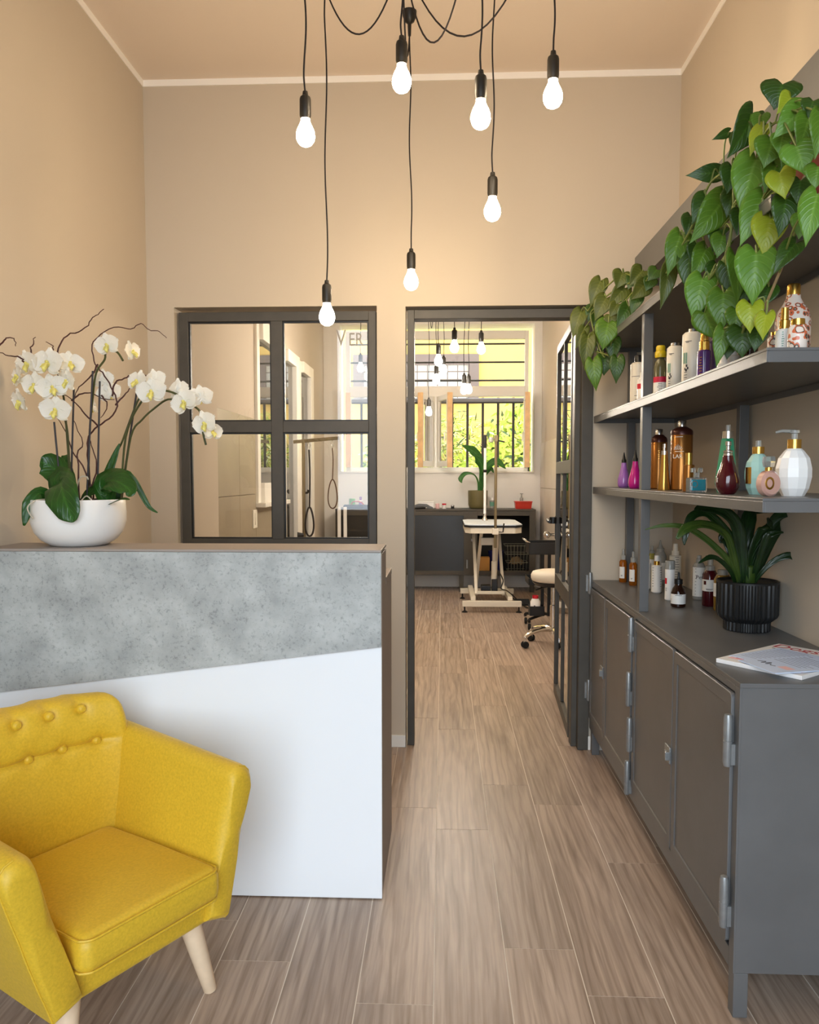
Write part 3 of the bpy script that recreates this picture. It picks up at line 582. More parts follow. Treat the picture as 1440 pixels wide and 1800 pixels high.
# ================================================================ POTTED WHITE ORCHID
CERAM = mat('white_ceramic', (240, 238, 234), .28, spec=.5)
PETAL = leaf_mat('orchid_petal', (246, 242, 230), (255, 254, 246), .5, .22, .08)
LIPM = mat('orchid_lip', (238, 220, 120), .5, var=.25, vscale=120)
OLEAF = leaf_mat('orchid_leaf', (28, 66, 20), (64, 118, 40), .3, .08, .4)
STEMG = mat('orchid_stem', (66, 70, 34), .5, var=.3, vscale=14); STAKE = mat('stake_dark', (34, 24, 26), .5)
TWIG = mat('willow_twig', (70, 34, 28), .6, var=.25, vscale=30); MOSS = mat('bark_chips', (74, 56, 44), .9, var=.5, vscale=40, bump=.6, bscale=50); ROOT = mat('aerial_root', (196, 186, 164), .6, var=.15)
BX, BY, BZ = -1.21, 2.56, 1.1265
orc = thing('potted_orchid', 'white moth orchid with curly willow twigs in a round white bowl on the counter', 'orchid', (BX, BY, BZ)); OF = orc.location[:]
part('bowl', MB().lathe([(0, 0), (.08, 0), (.092, .004), (.118, .02), (.138, .045), (.149, .08), (.1495, .11), (.147, .15), (.145, .153), (.142, .152), (.14, .14), (0, .135)], 48, (BX, BY, BZ)), CERAM, orc, 0, 50, OF)
mb = MB(); r = random.Random(11)
for i in range(90):
    a = r.uniform(0, 6.28); q = .13*sqrt(r.random()); s = r.uniform(.006, .014); x, y, z = BX+q*cos(a), BY+q*sin(a), BZ+.136+r.uniform(0, .012)
    mb.box((x-s, y-s*.7, z-s*.5), (x+s, y+s*.7, z+s*.5))
o = part('bark_mulch', mb, MOSS, orc, 0, 0, OF); o['kind'] = 'stuff'
def strap(pts, wid, nrm=(0, -1, .3), fold=.25, n=5, tip=1.0, nv=4):
    """a strap leaf along pts; wid = widths at pts; built with UVs"""
    C_ = smoothpath(pts, n); W_ = []
    for i in range(len(wid)-1): W_ += [wid[i]+(wid[i+1]-wid[i])*k/n for k in range(n)]
    W_.append(wid[-1]); nr = Vector(nrm).normalized(); vs_ = []; uv = []; N = len(C_)
    for i, p in enumerate(C_):
        d = (C_[min(i+1, N-1)]-C_[max(i-1, 0)]).normalized(); sd = d.cross(nr)
        sd = sd.normalized() if sd.length > 1e-3 else Vector((1, 0, 0)); n2 = sd.cross(d).normalized()
        for j in range(nv+1):
            v = -1+2*j/nv; vs_.append(p+sd*v*W_[i]/2+n2*(abs(v)*fold*W_[i]/2)); uv.append((j/nv, i/(N-1)))
    m_ = nv+1; mb = MB(); mb.add(vs_, [(i*m_+j, i*m_+j+1, (i+1)*m_+j+1, (i+1)*m_+j) for i in range(N-1) for j in range(nv)]); mb.uvs = uv; return mb
def uvpart(name, mb, m, parent=None, off=None, loc=None, smooth=70, thick=.0012):
    me = mb.mesh(name, m, smooth); ul = me.uv_layers.new(name='UVMap')
    for l in me.loops: ul.data[l.index].uv = mb.uvs[l.vertex_index]
    o = link(name, me, parent, loc, off)
    if thick: s_ = o.modifiers.new('thick', 'SOLIDIFY'); s_.thickness = thick; s_.offset = 0
    return o
for pts, wd, nr in ([[[(-1.261,2.56,1.265),(-1.241,2.5,1.339),(-1.189,2.415,1.293),(-1.159,2.395,1.235),(-1.152,2.395,1.212)],[0.05,0.1,0.112,0.07,0.006],[0,-1,0.25]],[[(-1.251,2.58,1.274),(-1.279,2.6,1.341),(-1.315,2.62,1.377),(-1.35,2.62,1.398),(-1.364,2.61,1.404)],[0.05,0.085,0.09,0.08,0.03],[0.2,-1,0.3]],[[(-1.269,2.6,1.273),(-1.288,2.64,1.36),(-1.302,2.66,1.428)],[0.05,0.06,0.02],[0,-1,0.1]],[[(-1.111,2.56,1.265),(-1.108,2.54,1.332),(-1.055,2.5,1.339),(-1,2.47,1.31),(-1.004,2.46,1.292)],[0.05,0.085,0.09,0.055,0.01],[0.1,-1,0.6]],[[(-1.132,2.6,1.264),(-1.107,2.6,1.346),(-1.064,2.6,1.346),(-1.041,2.6,1.327)],[0.05,0.07,0.06,0.01],[0.1,-1,0.9]],[[(-1.097,2.6,1.274),(-1.077,2.6,1.362),(-1.04,2.6,1.346),(-1.003,2.6,1.278),(-0.984,2.6,1.249),(-0.959,2.6,1.233)],[0.02,0.022,0.02,0.018,0.013,0.004],[0.3,-1,0.5]],[[(-1.284,2.54,1.268),(-1.306,2.5,1.302),(-1.329,2.47,1.263),(-1.344,2.46,1.197)],[0.03,0.04,0.045,0.006],[0.6,-1,0.3]],[[(-1.127,2.58,1.265),(-1.126,2.6,1.354),(-1.099,2.6,1.427),(-1.084,2.6,1.465)],[0.035,0.035,0.02,0.004],[0,-1,0]],[[(-1.197,2.58,1.263),(-1.177,2.58,1.297),(-1.133,2.56,1.309),(-1.113,2.55,1.29)],[0.04,0.055,0.045,0.01],[0,-1,1]],[[(-1.075,2.5,1.266),(-1.018,2.45,1.282),(-0.985,2.43,1.282)],[0.02,0.02,0.004],[0,-0.5,1]]]): uvpart('leaf', strap(pts, wd, nr, .22), OLEAF, orc, OF)
STEMS = [[[(-1.247,2.58,1.274),(-1.249,2.58,1.426),(-1.254,2.58,1.521),(-1.269,2.57,1.595),(-1.297,2.56,1.632),(-1.334,2.55,1.631)],0.0038],[[(-1.253,2.6,1.273),(-1.263,2.6,1.484),(-1.271,2.6,1.617),(-1.292,2.6,1.712),(-1.333,2.6,1.759)],0.0036],[[(-1.075,2.58,1.274),(-1.05,2.57,1.486),(-0.988,2.55,1.598),(-0.933,2.54,1.632),(-0.875,2.53,1.627),(-0.824,2.52,1.593),(-0.78,2.51,1.562),(-0.769,2.5,1.496),(-0.76,2.5,1.456)],0.0036],[[(-1.081,2.6,1.274),(-1.037,2.58,1.486),(-0.994,2.57,1.542),(-0.949,2.56,1.578),(-0.898,2.55,1.607),(-0.853,2.54,1.595)],0.0033],[[(-1.14,2.62,1.273),(-1.103,2.62,1.427),(-1.073,2.6,1.476),(-1.019,2.6,1.607),(-0.98,2.6,1.653)],0.0033],[[(-1.198,2.6,1.273),(-1.185,2.6,1.503),(-1.172,2.6,1.617),(-1.158,2.6,1.701),(-1.128,2.6,1.745),(-1.119,2.59,1.775),(-1.079,2.58,1.767),(-1.054,2.57,1.736)],0.0036]]
for pts, rr in STEMS: part('stem', MB().tube(smoothpath(pts, 5), rr, 7), STEMG, orc, 0, 35, OF)
for pts in [[(-1.163,2.585,1.705),(-1.195,2.585,1.266)],[(-1.129,2.56,1.668),(-1.147,2.56,1.267)],[(-1.245,2.62,1.651),(-1.257,2.6,1.266)],[(-1.023,2.6,1.631),(-1.087,2.6,1.266)],[(-1.286,2.56,1.535),(-1.267,2.56,1.267)]]:
    part('stake', MB().tube(pts, .0032, 7), STAKE, orc, 0, 35, OF)
TW = [[(-1.186,2.6,1.273),(-1.194,2.6,1.427),(-1.189,2.6,1.488),(-1.157,2.6,1.522),(-1.106,2.6,1.56),(-1.089,2.6,1.601),(-1.107,2.6,1.654),(-1.137,2.6,1.701),(-1.16,2.6,1.73),(-1.17,2.6,1.786),(-1.15,2.6,1.82),(-1.095,2.6,1.851),(-1.037,2.6,1.845),(-1.003,2.6,1.862),(-0.976,2.6,1.841),(-0.942,2.6,1.835),(-0.917,2.6,1.814)],[(-1.305,2.62,1.619),(-1.299,2.62,1.733),(-1.294,2.62,1.786),(-1.264,2.62,1.828),(-1.211,2.62,1.846),(-1.181,2.62,1.88),(-1.157,2.62,1.899),(-1.133,2.62,1.917)],[(-1.329,2.46,1.718),(-1.341,2.46,1.732),(-1.378,2.46,1.738),(-1.413,2.46,1.751)],[(-1.416,2.46,1.765),(-1.397,2.46,1.776),(-1.382,2.46,1.793),(-1.358,2.46,1.79),(-1.353,2.46,1.768)],[(-1.377,2.6,1.731),(-1.378,2.6,1.778),(-1.371,2.6,1.803),(-1.363,2.6,1.821)],[(-1.315,2.63,1.716),(-1.319,2.63,1.769),(-1.32,2.63,1.796),(-1.344,2.63,1.811)],[(-1.188,2.63,1.273),(-1.217,2.63,1.373),(-1.261,2.63,1.443),(-1.281,2.63,1.505),(-1.315,2.63,1.563)],[(-1.095,2.6,1.594),(-1.071,2.6,1.62),(-1.046,2.6,1.646),(-1.03,2.6,1.669)],[(-1.104,2.6,1.624),(-1.097,2.6,1.665),(-1.072,2.6,1.678),(-1.037,2.6,1.691),(-0.998,2.6,1.695),(-0.976,2.6,1.676),(-0.972,2.6,1.661)],[(-1.157,2.61,1.522),(-1.203,2.61,1.564),(-1.237,2.61,1.606),(-1.28,2.61,1.637)],[(-1.254,2.62,1.611),(-1.226,2.62,1.63),(-1.19,2.62,1.638),(-1.152,2.62,1.618),(-1.109,2.62,1.614)],[(-1.206,2.6,1.273),(-1.168,2.6,1.369),(-1.174,2.6,1.446),(-1.191,2.6,1.488)],[(-1.235,2.62,1.273),(-1.239,2.62,1.427),(-1.22,2.62,1.466),(-1.251,2.62,1.552)],[(-1.161,2.62,1.733),(-1.181,2.62,1.695),(-1.225,2.62,1.657),(-1.246,2.62,1.619)],[(-1.134,2.58,1.624),(-1.116,2.58,1.592),(-1.136,2.58,1.549)]]
for pts in TW:
    q = smoothpath(pts, 4); N = len(q)
    q = [p+Vector((r.gauss(0, .0012), r.gauss(0, .002), r.gauss(0, .0012))) for p in q]
    part('twig', MB().tube(q, [.0032-.0021*i/(N-1) for i in range(N)], 6), TWIG, orc, 0, 35, OF)
for pts in [[(-1.197,2.5,1.276),(-1.177,2.5,1.347),(-1.154,2.5,1.354),(-1.148,2.5,1.345)],[(-1.281,2.48,1.281),(-1.294,2.44,1.278),(-1.315,2.43,1.255),(-1.292,2.42,1.221)],[(-1.164,2.47,1.27),(-1.146,2.48,1.292),(-1.118,2.47,1.27)]]:
    part('aerial_root', MB().tube(smoothpath(pts, 5), .0022, 6), ROOT, orc, 0, 35, OF)
# one flower (faces -y): two broad petals, three sepals, lip and column
def blade(cx_, cz, L_, W_, ang, cup, yo):
    """petal grid pointing along ang from (cx_,cz)"""
    vs_ = []; uv = []; nu, nv = 8, 6; ca, sa = cos(ang), sin(ang)
    for i in range(nu+1):
        t = i/nu; hw = W_/2*(sin(pi*min(1, (t*.86+.10)))**.75 if t < 1 else .28)
        for j in range(nv+1):
            v = -1+2*j/nv; x = L_*t*(1-.06*v*v*t); y = hw*v; zz = -cup*(v*v*.7)*L_*.5-cup*.35*t*t*L_+.002*sin(9*v+5*t)
            vs_.append((cx_+x*ca-y*sa, yo+zz, cz+x*sa+y*ca)); uv.append((j/nv, t))
    m_ = nv+1; return vs_, [(i*m_+j, i*m_+j+1, (i+1)*m_+j+1, (i+1)*m_+j) for i in range(nu) for j in range(nv)], uv
fm = MB(); fm.uvs = []
for L_, W_, a, cup, yo in ((.036, .027, 90, .3, .003), (.034, .025, -35, .3, .003), (.034, .025, 215, .3, .003), (.041, .046, 14, .28, -.001), (.041, .046, 166, .28, -.001)):
    v_, f_, u_ = blade(0, 0, L_, W_, radians(a), cup, yo); fm.add(v_, f_); fm.uvs += u_
fme = fm.mesh('flower', PETAL, 70); ul = fme.uv_layers.new(name='UVMap')
for l in fme.loops: ul.data[l.index].uv = fm.uvs[l.vertex_index]
lm = MB(); 
for a in (-50, 230): lm.add([(0, -.006, 0), (.006*cos(radians(a))-.004*sin(radians(a)), -.012, .006*sin(radians(a))+.004*cos(radians(a))), (.016*cos(radians(a)), -.016, .016*sin(radians(a))), (.006*cos(radians(a))+.004*sin(radians(a)), -.012, .006*sin(radians(a))-.004*cos(radians(a)))], [(0, 1, 2, 3)])
lm.tube([(0, -.002, 0), (0, -.008, -.004), (0, -.014, -.012), (0, -.012, -.02)], [.004, .006, .0055, .002], 8).lathe([(0, -.004), (.0035, -.002), (.004, .002), (0, .004)], 8, (0, -.008, .003))
lme = lm.mesh('lip', LIPM, 60)
FLW = [[(-1.362,2.55,1.724),20,10,-10,1],[(-1.283,2.53,1.721),10,-5,5,1.15],[(-1.23,2.56,1.724),-35,-10,0,0.95],[(-1.396,2.55,1.683),35,0,-10,0.9],[(-1.329,2.53,1.651),12,5,5,1],[(-1.269,2.52,1.642),-20,5,-15,1],[(-1.225,2.54,1.666),25,5,10,0.9],[(-1.38,2.53,1.599),30,15,5,0.95],[(-1.258,2.52,1.569),0,5,5,1.05],[(-1.103,2.57,1.786),10,10,-8,1],[(-1.021,2.56,1.762),-60,-10,-15,0.9],[(-1.151,2.63,1.681),150,0,0,0.9],[(-1.128,2.63,1.638),120,0,20,0.9],[(-1.177,2.63,1.589),60,10,0,0.7],[(-1.001,2.56,1.664),25,-15,10,1],[(-0.939,2.52,1.626),5,0,-5,1.15],[(-0.955,2.58,1.673),150,0,10,0.9],[(-0.867,2.55,1.636),160,0,0,0.95],[(-0.825,2.5,1.591),15,0,-20,1.1],[(-0.779,2.52,1.611),110,0,10,0.95],[(-0.756,2.49,1.523),20,10,-15,1.05],[(-0.744,2.51,1.497),-40,-10,0,0.85]]
for p, ya_, pi_, ro, s in FLW:
    o = link('flower', fme, orc); o.location = Vector(p)-Vector(OF); o.rotation_euler = (radians(pi_), radians(ro), radians(-1.3*ya_)); k = 1.32 if p[0] < BX else 1.18; o.scale = (s*k, s*k, s*k)
    l = link('lip', lme, o)

# ================================================================ STORAGE CABINET
SX = .73
cb = thing('storage_cabinet', 'long dark grey steel cabinet with hinged doors on short square legs', 'cabinet', (.92, 2.88, 0)); OF = cb.location[:]
part('top', MB().box((SX-.002, 1.92, .838), (XR-.003, 3.845, .85)), STEEL, cb, .0015, 0, OF)
mb = MB().box((SX, 1.9215, .115), (XR-.004, 1.924, .838)).box((SX, 3.836, .115), (XR-.004, 3.842, .838)).box((SX+.004, 1.924, .115), (XR-.004, 3.836, .121)).box((XR-.008, 1.924, .121), (XR-.004, 3.836, .838))
part('body', mb, STEEL, cb, .001, 0, OF)
mb = MB().box((SX-.002, 1.9205, .115), (SX+.004, 1.953, .838)).box((SX-.002, 3.835, .115), (SX+.004, 3.845, .838)).box((SX-.002, 1.953, .82), (SX+.004, 3.835, .838)).box((SX-.002, 1.953, .115), (SX+.004, 3.835, .165)).box((SX-.002, 2.968, .165), (SX+.004, 2.99, .82)).box((SX+.02, 1.953, .165), (SX+.024, 3.835, .82))
part('face_frame', mb, STEEL, cb, .001, 0, OF)
for x in (SX, XR-.06):
    for y in (1.9205, 3.78): part('leg', MB().box((x, y, 0), (x+.036, y+.036, .115)), STEEL, cb, .002, 0, OF)
doors = ((1.957, 2.444, 1), (2.452, 2.964, 0), (2.994, 3.484, 1), (3.492, 3.832, 0))
for k, (y0, y1, hinge_near) in enumerate(doors):
    z0, z1 = .172, .815; x = SX-.009
    def rr(ya_, yb_, za, zb, r):
        out = []
        for cy_, cz, a in ((yb_-r, za+r, -90), (yb_-r, zb-r, 0), (ya_+r, zb-r, 90), (ya_+r, za+r, 180)):
            for q in range(5): out.append((cy_+r*cos(radians(a+22.5*q)), cz+r*sin(radians(a+22.5*q))))
        return out
    o_ = rr(y0, y1, z0, z1, .016); i1 = rr(y0+.034, y1-.034, z0+.034, z1-.034, .006); i2 = rr(y0+.037, y1-.037, z0+.037, z1-.037, .005)
    d = part('door', MB().rings([[(SX+.003, p, q) for p, q in o_], [(x+.002, p, q) for p, q in o_], [(x, p*.996+.004*(y0+y1)/2, q*.996+.004*(z0+z1)/2) for p, q in o_], [(x, p, q) for p, q in i1], [(x+.0035, p, q) for p, q in i2]], (True, True)), STEEL, cb, 0, 20, OF)
    hy = y0-.004 if hinge_near else y1+.004
    if k != 3:
        for hz in ((.63, .215) if k == 0 else (.69, .305) if k == 1 else (.475, .13)):
            h = .135
            mb = MB().lathe([(0, 0), (.009, .002), (.0115, .012), (.0115, h*.49), (.0105, h*.495), (.0105, h*.505), (.0115, h*.51), (.0115, h-.012), (.009, h-.002), (0, h)], 14, (SX-.017, hy, hz))
            mb.box((SX-.012, hy-.012, hz+.008), (SX-.002, hy+.012, hz+h*.45))
            part('hinge', mb, HINGE, d)
    if k in (1, 3):
        ly = y0+.03
        mb = MB().box((x-.006, ly-.032, .45), (x, ly+.024, .502)).box((x-.014, ly-.02, .466), (x-.006, ly+.0, .487)).box((x-.02, ly-.036, .463), (x-.004, ly-.028, .49))
        part('latch', mb, HINGE, d, .002, 0)
for o in list(cb.children):                      # hinges and latches were built in world coordinates like their doors
    for c in o.children: c.location = (0, 0, 0)
# ================================================================ STEEL SHELVING
sh = thing('shelf_unit', 'open dark grey steel shelving with three boards above the cabinet', 'shelf', (.92, 2.84, .85)); OF = sh.location[:]
for z in (1.272, 1.612, 1.95):
    mb = MB().box((SX, 1.82, z+.026), (XR-.004, 3.845, z+.033)).box((SX, 1.82, z), (SX+.004, 3.845, z+.026)).box((SX+.004, 1.82, z), (XR-.004, 1.824, z+.026)).box((XR-.008, 1.824, z), (XR-.004, 3.845, z+.026)).box((SX+.004, 3.841, z), (XR-.008, 3.845, z+.026)).box((SX+.004, 1.824, z+.02), (XR-.008, 3.841, z+.026))
    part('shelf', mb, STEEL, sh, .0012, 0, OF)
for a, b in ((.85, 1.272), (1.305, 1.612), (1.645, 1.95)):
    for px_, py_ in ((SX+.006, 2.94), (XR-.046, 2.9), (.885, 3.80)):
        part('post', MB().box((px_, py_, a), (px_+.034, py_+.034, b)), STEEL, sh, .0015, 0, OF)
ub = thing('wall_channel', 'long grey-brown steel channel on the wall above the shelf plants', 'channel', (1.0, 2.5, 2.25)); OF = ub.location[:]
part('channel', MB().box((.9, .9, 2.25), (.904, 3.79, 2.38)).box((.904, .9, 2.374), (XR, 3.79, 2.38)).box((.904, 3.786, 2.25), (XR, 3.79, 2.374)).box((.904, .9, 2.25), (XR, .904, 2.374)).box((.904, .904, 2.262), (XR, 3.786, 2.266)), STEEL, ub, .001, 0, OF)

# ================================================================ BOTTLES
LBW = mat('white_label', (236, 234, 228), .55); LBR = mat('crimson_label', (190, 26, 62), .5); INK = mat('label_ink', (60, 58, 62), .6)
WPL = mat('white_plastic', (226, 220, 206), .3); WPL2 = mat('bright_white_plastic', (244, 242, 238), .25); CLR = mat('frosted_clear_plastic', (206, 206, 200), .25, trans=.55)
AMBER = mat('amber_oil', (178, 98, 22), .12, trans=.45); AMBERD = mat('dark_amber_glass', (40, 20, 12), .1); WINE = mat('dark_red_liquid', (70, 12, 20), .1, coat=.5); HONEY = mat('honey_liquid', (168, 128, 48), .15, trans=.4)
BRONZE = mat('bronze_bottle', (158, 104, 48), .25, metal=.7); BRONZE2 = mat('golden_bottle', (190, 142, 68), .22, metal=.75); COPCAP = mat('dark_copper_shoulder', (70, 34, 26), .3, metal=.4)
LILAC = mat('lilac_plastic', (160, 104, 186), .22, coat=.6); MAGENTA = mat('magenta_plastic', (190, 20, 130), .22, coat=.6); PURPLE = mat('purple_plastic', (66, 18, 104), .2, coat=.6); PURPLED = mat('deep_purple_card', (44, 14, 66), .4)
TEALL = mat('teal_perfume', (10, 150, 170), .08, trans=.3, coat=1); CLG = mat('clear_perfume_glass', (228, 232, 228), .05, trans=.8); EMER = mat('emerald_lotion', (60, 150, 110), .2, coat=.5)
MINT = mat('mint_ceramic', (176, 216, 204), .25, coat=.4); PINKL = mat('blush_perfume', (226, 176, 160), .08, trans=.3, coat=1); YCAP = mat('mustard_plastic_cap', (206, 178, 30), .35); OLIVEL = mat('olive_liquid', (110, 106, 74), .15, trans=.35)
RED = mat('red_print', (196, 30, 48), .5); GREENP = mat('green_print', (96, 150, 128), .5); SILV = mat('silver_cap', (206, 204, 200), .22, metal=1); YLIQ = mat('yellow_liquid', (196, 186, 92), .15, trans=.4)
def floral():
    m, t, b = new_mat('floral_print'); L = t.links.new; g = t.nodes.new('ShaderNodeTexCoord'); n = t.nodes.new('ShaderNodeTexVoronoi'); n.inputs['Scale'].default_value = 62; L(g.outputs['Object'], n.inputs['Vector'])
    r = t.nodes.new('ShaderNodeValToRGB'); r.color_ramp.interpolation = 'CONSTANT'; e = r.color_ramp.elements; e[0].position = 0; e[0].color = lin((196, 30, 52)); e[1].position = .3; e[1].color = lin((236, 220, 206))
    for p, c in ((.5, (236, 220, 206)), (.62, (72, 70, 60)), (.68, (214, 110, 70)), (.76, (238, 224, 212))): k = e.new(p); k.color = lin(c)
    n2 = t.nodes.new('ShaderNodeTexNoise'); n2.inputs['Scale'].default_value = 30; L(g.outputs['Object'], n2.inputs['Vector']); a = t.nodes.new('ShaderNodeMath'); a.operation = 'MULTIPLY_ADD'; a.inputs[1].default_value = .5; L(n.outputs['Distance'], a.inputs[0]); L(n2.outputs['Fac'], a.inputs[2])
    L(a.outputs[0], r.inputs[0]); L(r.outputs[0], b.inputs['Base Color']); b.inputs['Roughness'].default_value = .3; return m
FLOR = floral()
def body(r, h, e=.004, z0=0): return [(0, z0), (r-e, z0), (r, z0+e), (r, z0+h-e), (r-e, z0+h), (0, z0+h)]
def bottle(label, loc, parts, name='bottle', group=None, face=None):
    t = thing(name, label, name.split('_')[-1] if name in ('perfume_bottle',) else 'bottle', loc, 0, group)
    fa = atan2(-loc[1], -loc[0])
    for p in parts:
        nm, pr, m = p[0], p[1], p[2]; k = p[3] if len(p) > 3 else {}
        mb = MB()
        if 'sector' in k: mb.lathe(pr, 14, (0, 0, 0), fa-k['sector']+k.get('turn', 0), fa+k['sector']+k.get('turn', 0))
        else: mb.lathe(pr, k.get('seg', 28))
        if 'flat' in k:
            a = fa+k.get('turn', 0); ca, sa = cos(a), sin(a); nv = []
            for x, y, z in mb.v:
                u, v = x*ca+y*sa, -x*sa+y*ca; u *= k['flat']; nv.append((u*ca-v*sa, u*sa+v*ca, z))
            mb.v = nv
        part(nm, mb, m, t, 0, k.get('smooth', 40))
    t['f'] = fa; del t['f']
    return t
def lines(t, fa, r, z0, z1, n, m=None, half=.5, name='print', turn=0, seed=0, flat=1):
    """short printed lines curved round a label"""
    rr_ = random.Random(seed); mb = MB()
    for i in range(n):
        z = z1-(z1-z0)*i/max(1, n-1); h = half*rr_.uniform(.45, 1); c = turn+half*rr_.uniform(-.12, .12)
        mb.lathe([(r, z), (r, z+.0018)], 8, (0, 0, 0), fa+c-h, fa+c+h)
    if flat != 1:
        a = fa; ca, sa = cos(a), sin(a); mb.v = [((u*flat)*ca-v*sa, (u*flat)*sa+v*ca, z) for u, v, z in [(x*ca+y*sa, -x*sa+y*ca, z) for x, y, z in mb.v]]
    part(name, mb, m or INK, t, 0, 0)
def word(t, fa, r, z, txt, size, m, turn=0, name='lettering', upright=False):
    o = link(name, text_mesh(txt, size, m, name, .0002), t); a = fa+turn
    o.location = (r*cos(a), r*sin(a), z); o.rotation_euler = (radians(90), 0, a+pi/2)
    return o
def FA(loc): return atan2(-loc[1], -loc[0])
def trigger(r, z): return [(0, z), (r, z), (r, z+.012), (r*.55, z+.016), (r*.5, z+.03), (0, z+.03)]
def spray(r, z, h=.03): return [(0, z), (r, z), (r, z+h*.35), (r*.62, z+h*.42), (r*.6, z+h), (r*.5, z+h*1.02), (0, z+h*1.02)]
Z1, Z2, Z3 = 1.645, 1.305, .85
# ---- middle board
L = (.82, 3.3544, Z1); t = bottle('white shampoo bottle with a black cap behind the shelf post', L, [('body', body(.034, .185, .008), WPL), ('cap', [(0, .185), (.017, .185), (.017, .212), (.014, .216), (0, .216)], BLACKP), ('back_label', [(.0344, .03), (.0344, .14)], WPL, {'sector': .7})]); lines(t, FA(L), .0347, .03, .06, 3, seed=1); lines(t, FA(L), .0347, .12, .125, 1, half=.6, turn=-.4)
L = (.785, 3.1388, Z1); t = bottle('short white bottle with a red band half hidden by the shelf post', L, [('body', body(.022, .095, .006), WPL2), ('cap', [(0, .095), (.012, .095), (.012, .118), (0, .12)], WPL2), ('band', [(.0224, .052), (.0224, .072)], RED), ('drop', [(.0224, .015), (.0224, .035)], RED, {'sector': .35})])
L = (.79, 2.9121, Z1); t = bottle('clear bottle with a mustard cap and a crimson band on its label', L, [('body', [(0, 0), (.02, 0), (.0235, .004), (.0235, .105), (.02, .125), (.0125, .135), (.0125, .142), (0, .142)], OLIVEL), ('cap', [(0, .14), (.019, .14), (.0205, .147), (.02, .16), (.0165, .164), (.0165, .178), (.014, .183), (0, .183)], YCAP), ('label', [(.0239, .01), (.0239, .05)], LBW), ('band', [(.0241, .05), (.0241, .07)], LBR)]); lines(t, FA(L), .0243, .014, .044, 6, seed=3)
for u, x, s, lb in ((1183, .8, .92, 'slimmer white oval shampoo bottle with a green leaf print beside the mustard cap'), (1214, .81, 1.02, 'larger white oval shampoo bottle with a green leaf print beside the gold capped purple spray')):
    L = (x, {1183: 2.7691, 1214: 2.6069}[u], Z1); r0 = .027 if u == 1183 else .033; h = .172*s
    t = bottle(lb, L, [('body', body(r0, h, .008), WPL, {'flat': .75}), ('cap', [(0, h), (.016, h), (.015, h+.01), (0, h+.011)], SILV)], group='white oval bottles on the middle board')
    fa = FA(L); lines(t, fa, r0+.0006, h*.8, h*.82, 2, half=.35, turn=-.5, seed=2, flat=.75); lines(t, fa, r0+.0006, .02, .045, 4, half=.2, turn=-.7, seed=5, flat=.75)
    mb = MB()
    for tr in (-.95, -.78, -.6): mb.lathe([(r0*1.012, h*.42), (r0*1.014, h*.5), (r0*1.012, h*.62)], 2, (0, 0, 0), fa+tr-.06, fa+tr+.06)
    a = fa; ca, sa = cos(a), sin(a); mb.v = [((q*.76)*ca-v*sa, (q*.76)*sa+v*ca, z) for q, v, z in [(x_*ca+y_*sa, -x_*sa+y_*ca, z) for x_, y_, z in mb.v]]
    part('leaf_print', mb, GREENP, t, 0, 0)
    mb = MB()
    for da, dz, rr0 in ((0, 0, .10), (.16, .006, .08), (-.14, .004, .07), (.04, .014, .09)): mb.lathe([(r0*1.014, h*.3+dz*s-.004), (r0*1.014, h*.3+dz*s+.004)], 3, (0, 0, 0), fa-.62+da-rr0, fa-.62+da+rr0)
    mb.v = [((q*.76)*ca-v*sa, (q*.76)*sa+v*ca, z) for q, v, z in [(x_*ca+y_*sa, -x_*sa+y_*ca, z) for x_, y_, z in mb.v]]
    part('emblem', mb, INK, t, 0, 0)
L = (.775, 2.3865, Z1); t = bottle('purple spray bottle with a gold cap under the hanging leaves', L, [('body', body(.0195, .083, .004), PURPLE), ('cap', [(0, .083), (.0145, .083), (.0145, .108), (.0115, .111), (.0115, .135), (.0095, .138), (0, .138)], GOLD)]); lines(t, FA(L), .0198, .012, .06, 7, GOLD, half=.3, turn=-.5, seed=8)
L = (.84, 2.4793, Z1); bottle('tall deep purple bottle behind the gold capped spray', L, [('body', body(.022, .125, .005), PURPLED), ('cap', [(0, .125), (.015, .125), (.015, .15), (0, .151)], PURPLED)])
L = (.79, 2.2663, Z1); bottle('small white cone tipped bottle half covered by the hanging leaves', L, [('body', body(.017, .028, .003), WPL2), ('tip', [(0, .028), (.012, .028), (.003, .062), (0, .064)], WPL2)])
L = (.9, 2.5011, Z1); bottle('white capped bottle hidden behind the hanging leaves', L, [('body', body(.022, .085, .006), WPL), ('cap', [(0, .085), (.013, .085), (.013, .115), (0, .116)], WPL2)])
L = (.93, 2.451, Z1); bottle('dark bottle with a silver neck in the shade behind the hanging leaves', L, [('body', body(.026, .12, .006), AMBERD), ('neck', [(0, .12), (.014, .12), (.014, .15), (0, .151)], SILV), ('cap', [(0, .15), (.012, .15), (.012, .17), (0, .171)], BLACKP)])
L = (.90, 2.0849, Z1); bottle('large flower printed bottle with a gold neck at the near end of the middle board', L, [('body', [(0, 0), (.036, 0), (.042, .006), (.0425, .108), (.038, .132), (.026, .15), (.0175, .166), (.0165, .174), (0, .174)], FLOR), ('neck', [(0, .172), (.0165, .172), (.0165, .198), (.0145, .202), (0, .202)], GOLD)])
L = (.83, 2.0241, Z1); bottle('slim gold and cream bottle beside the flower printed ones', L, [('body', body(.016, .062, .008), FLOR), ('cap', [(0, .062), (.009, .062), (.009, .07), (0, .071)], GOLD)])
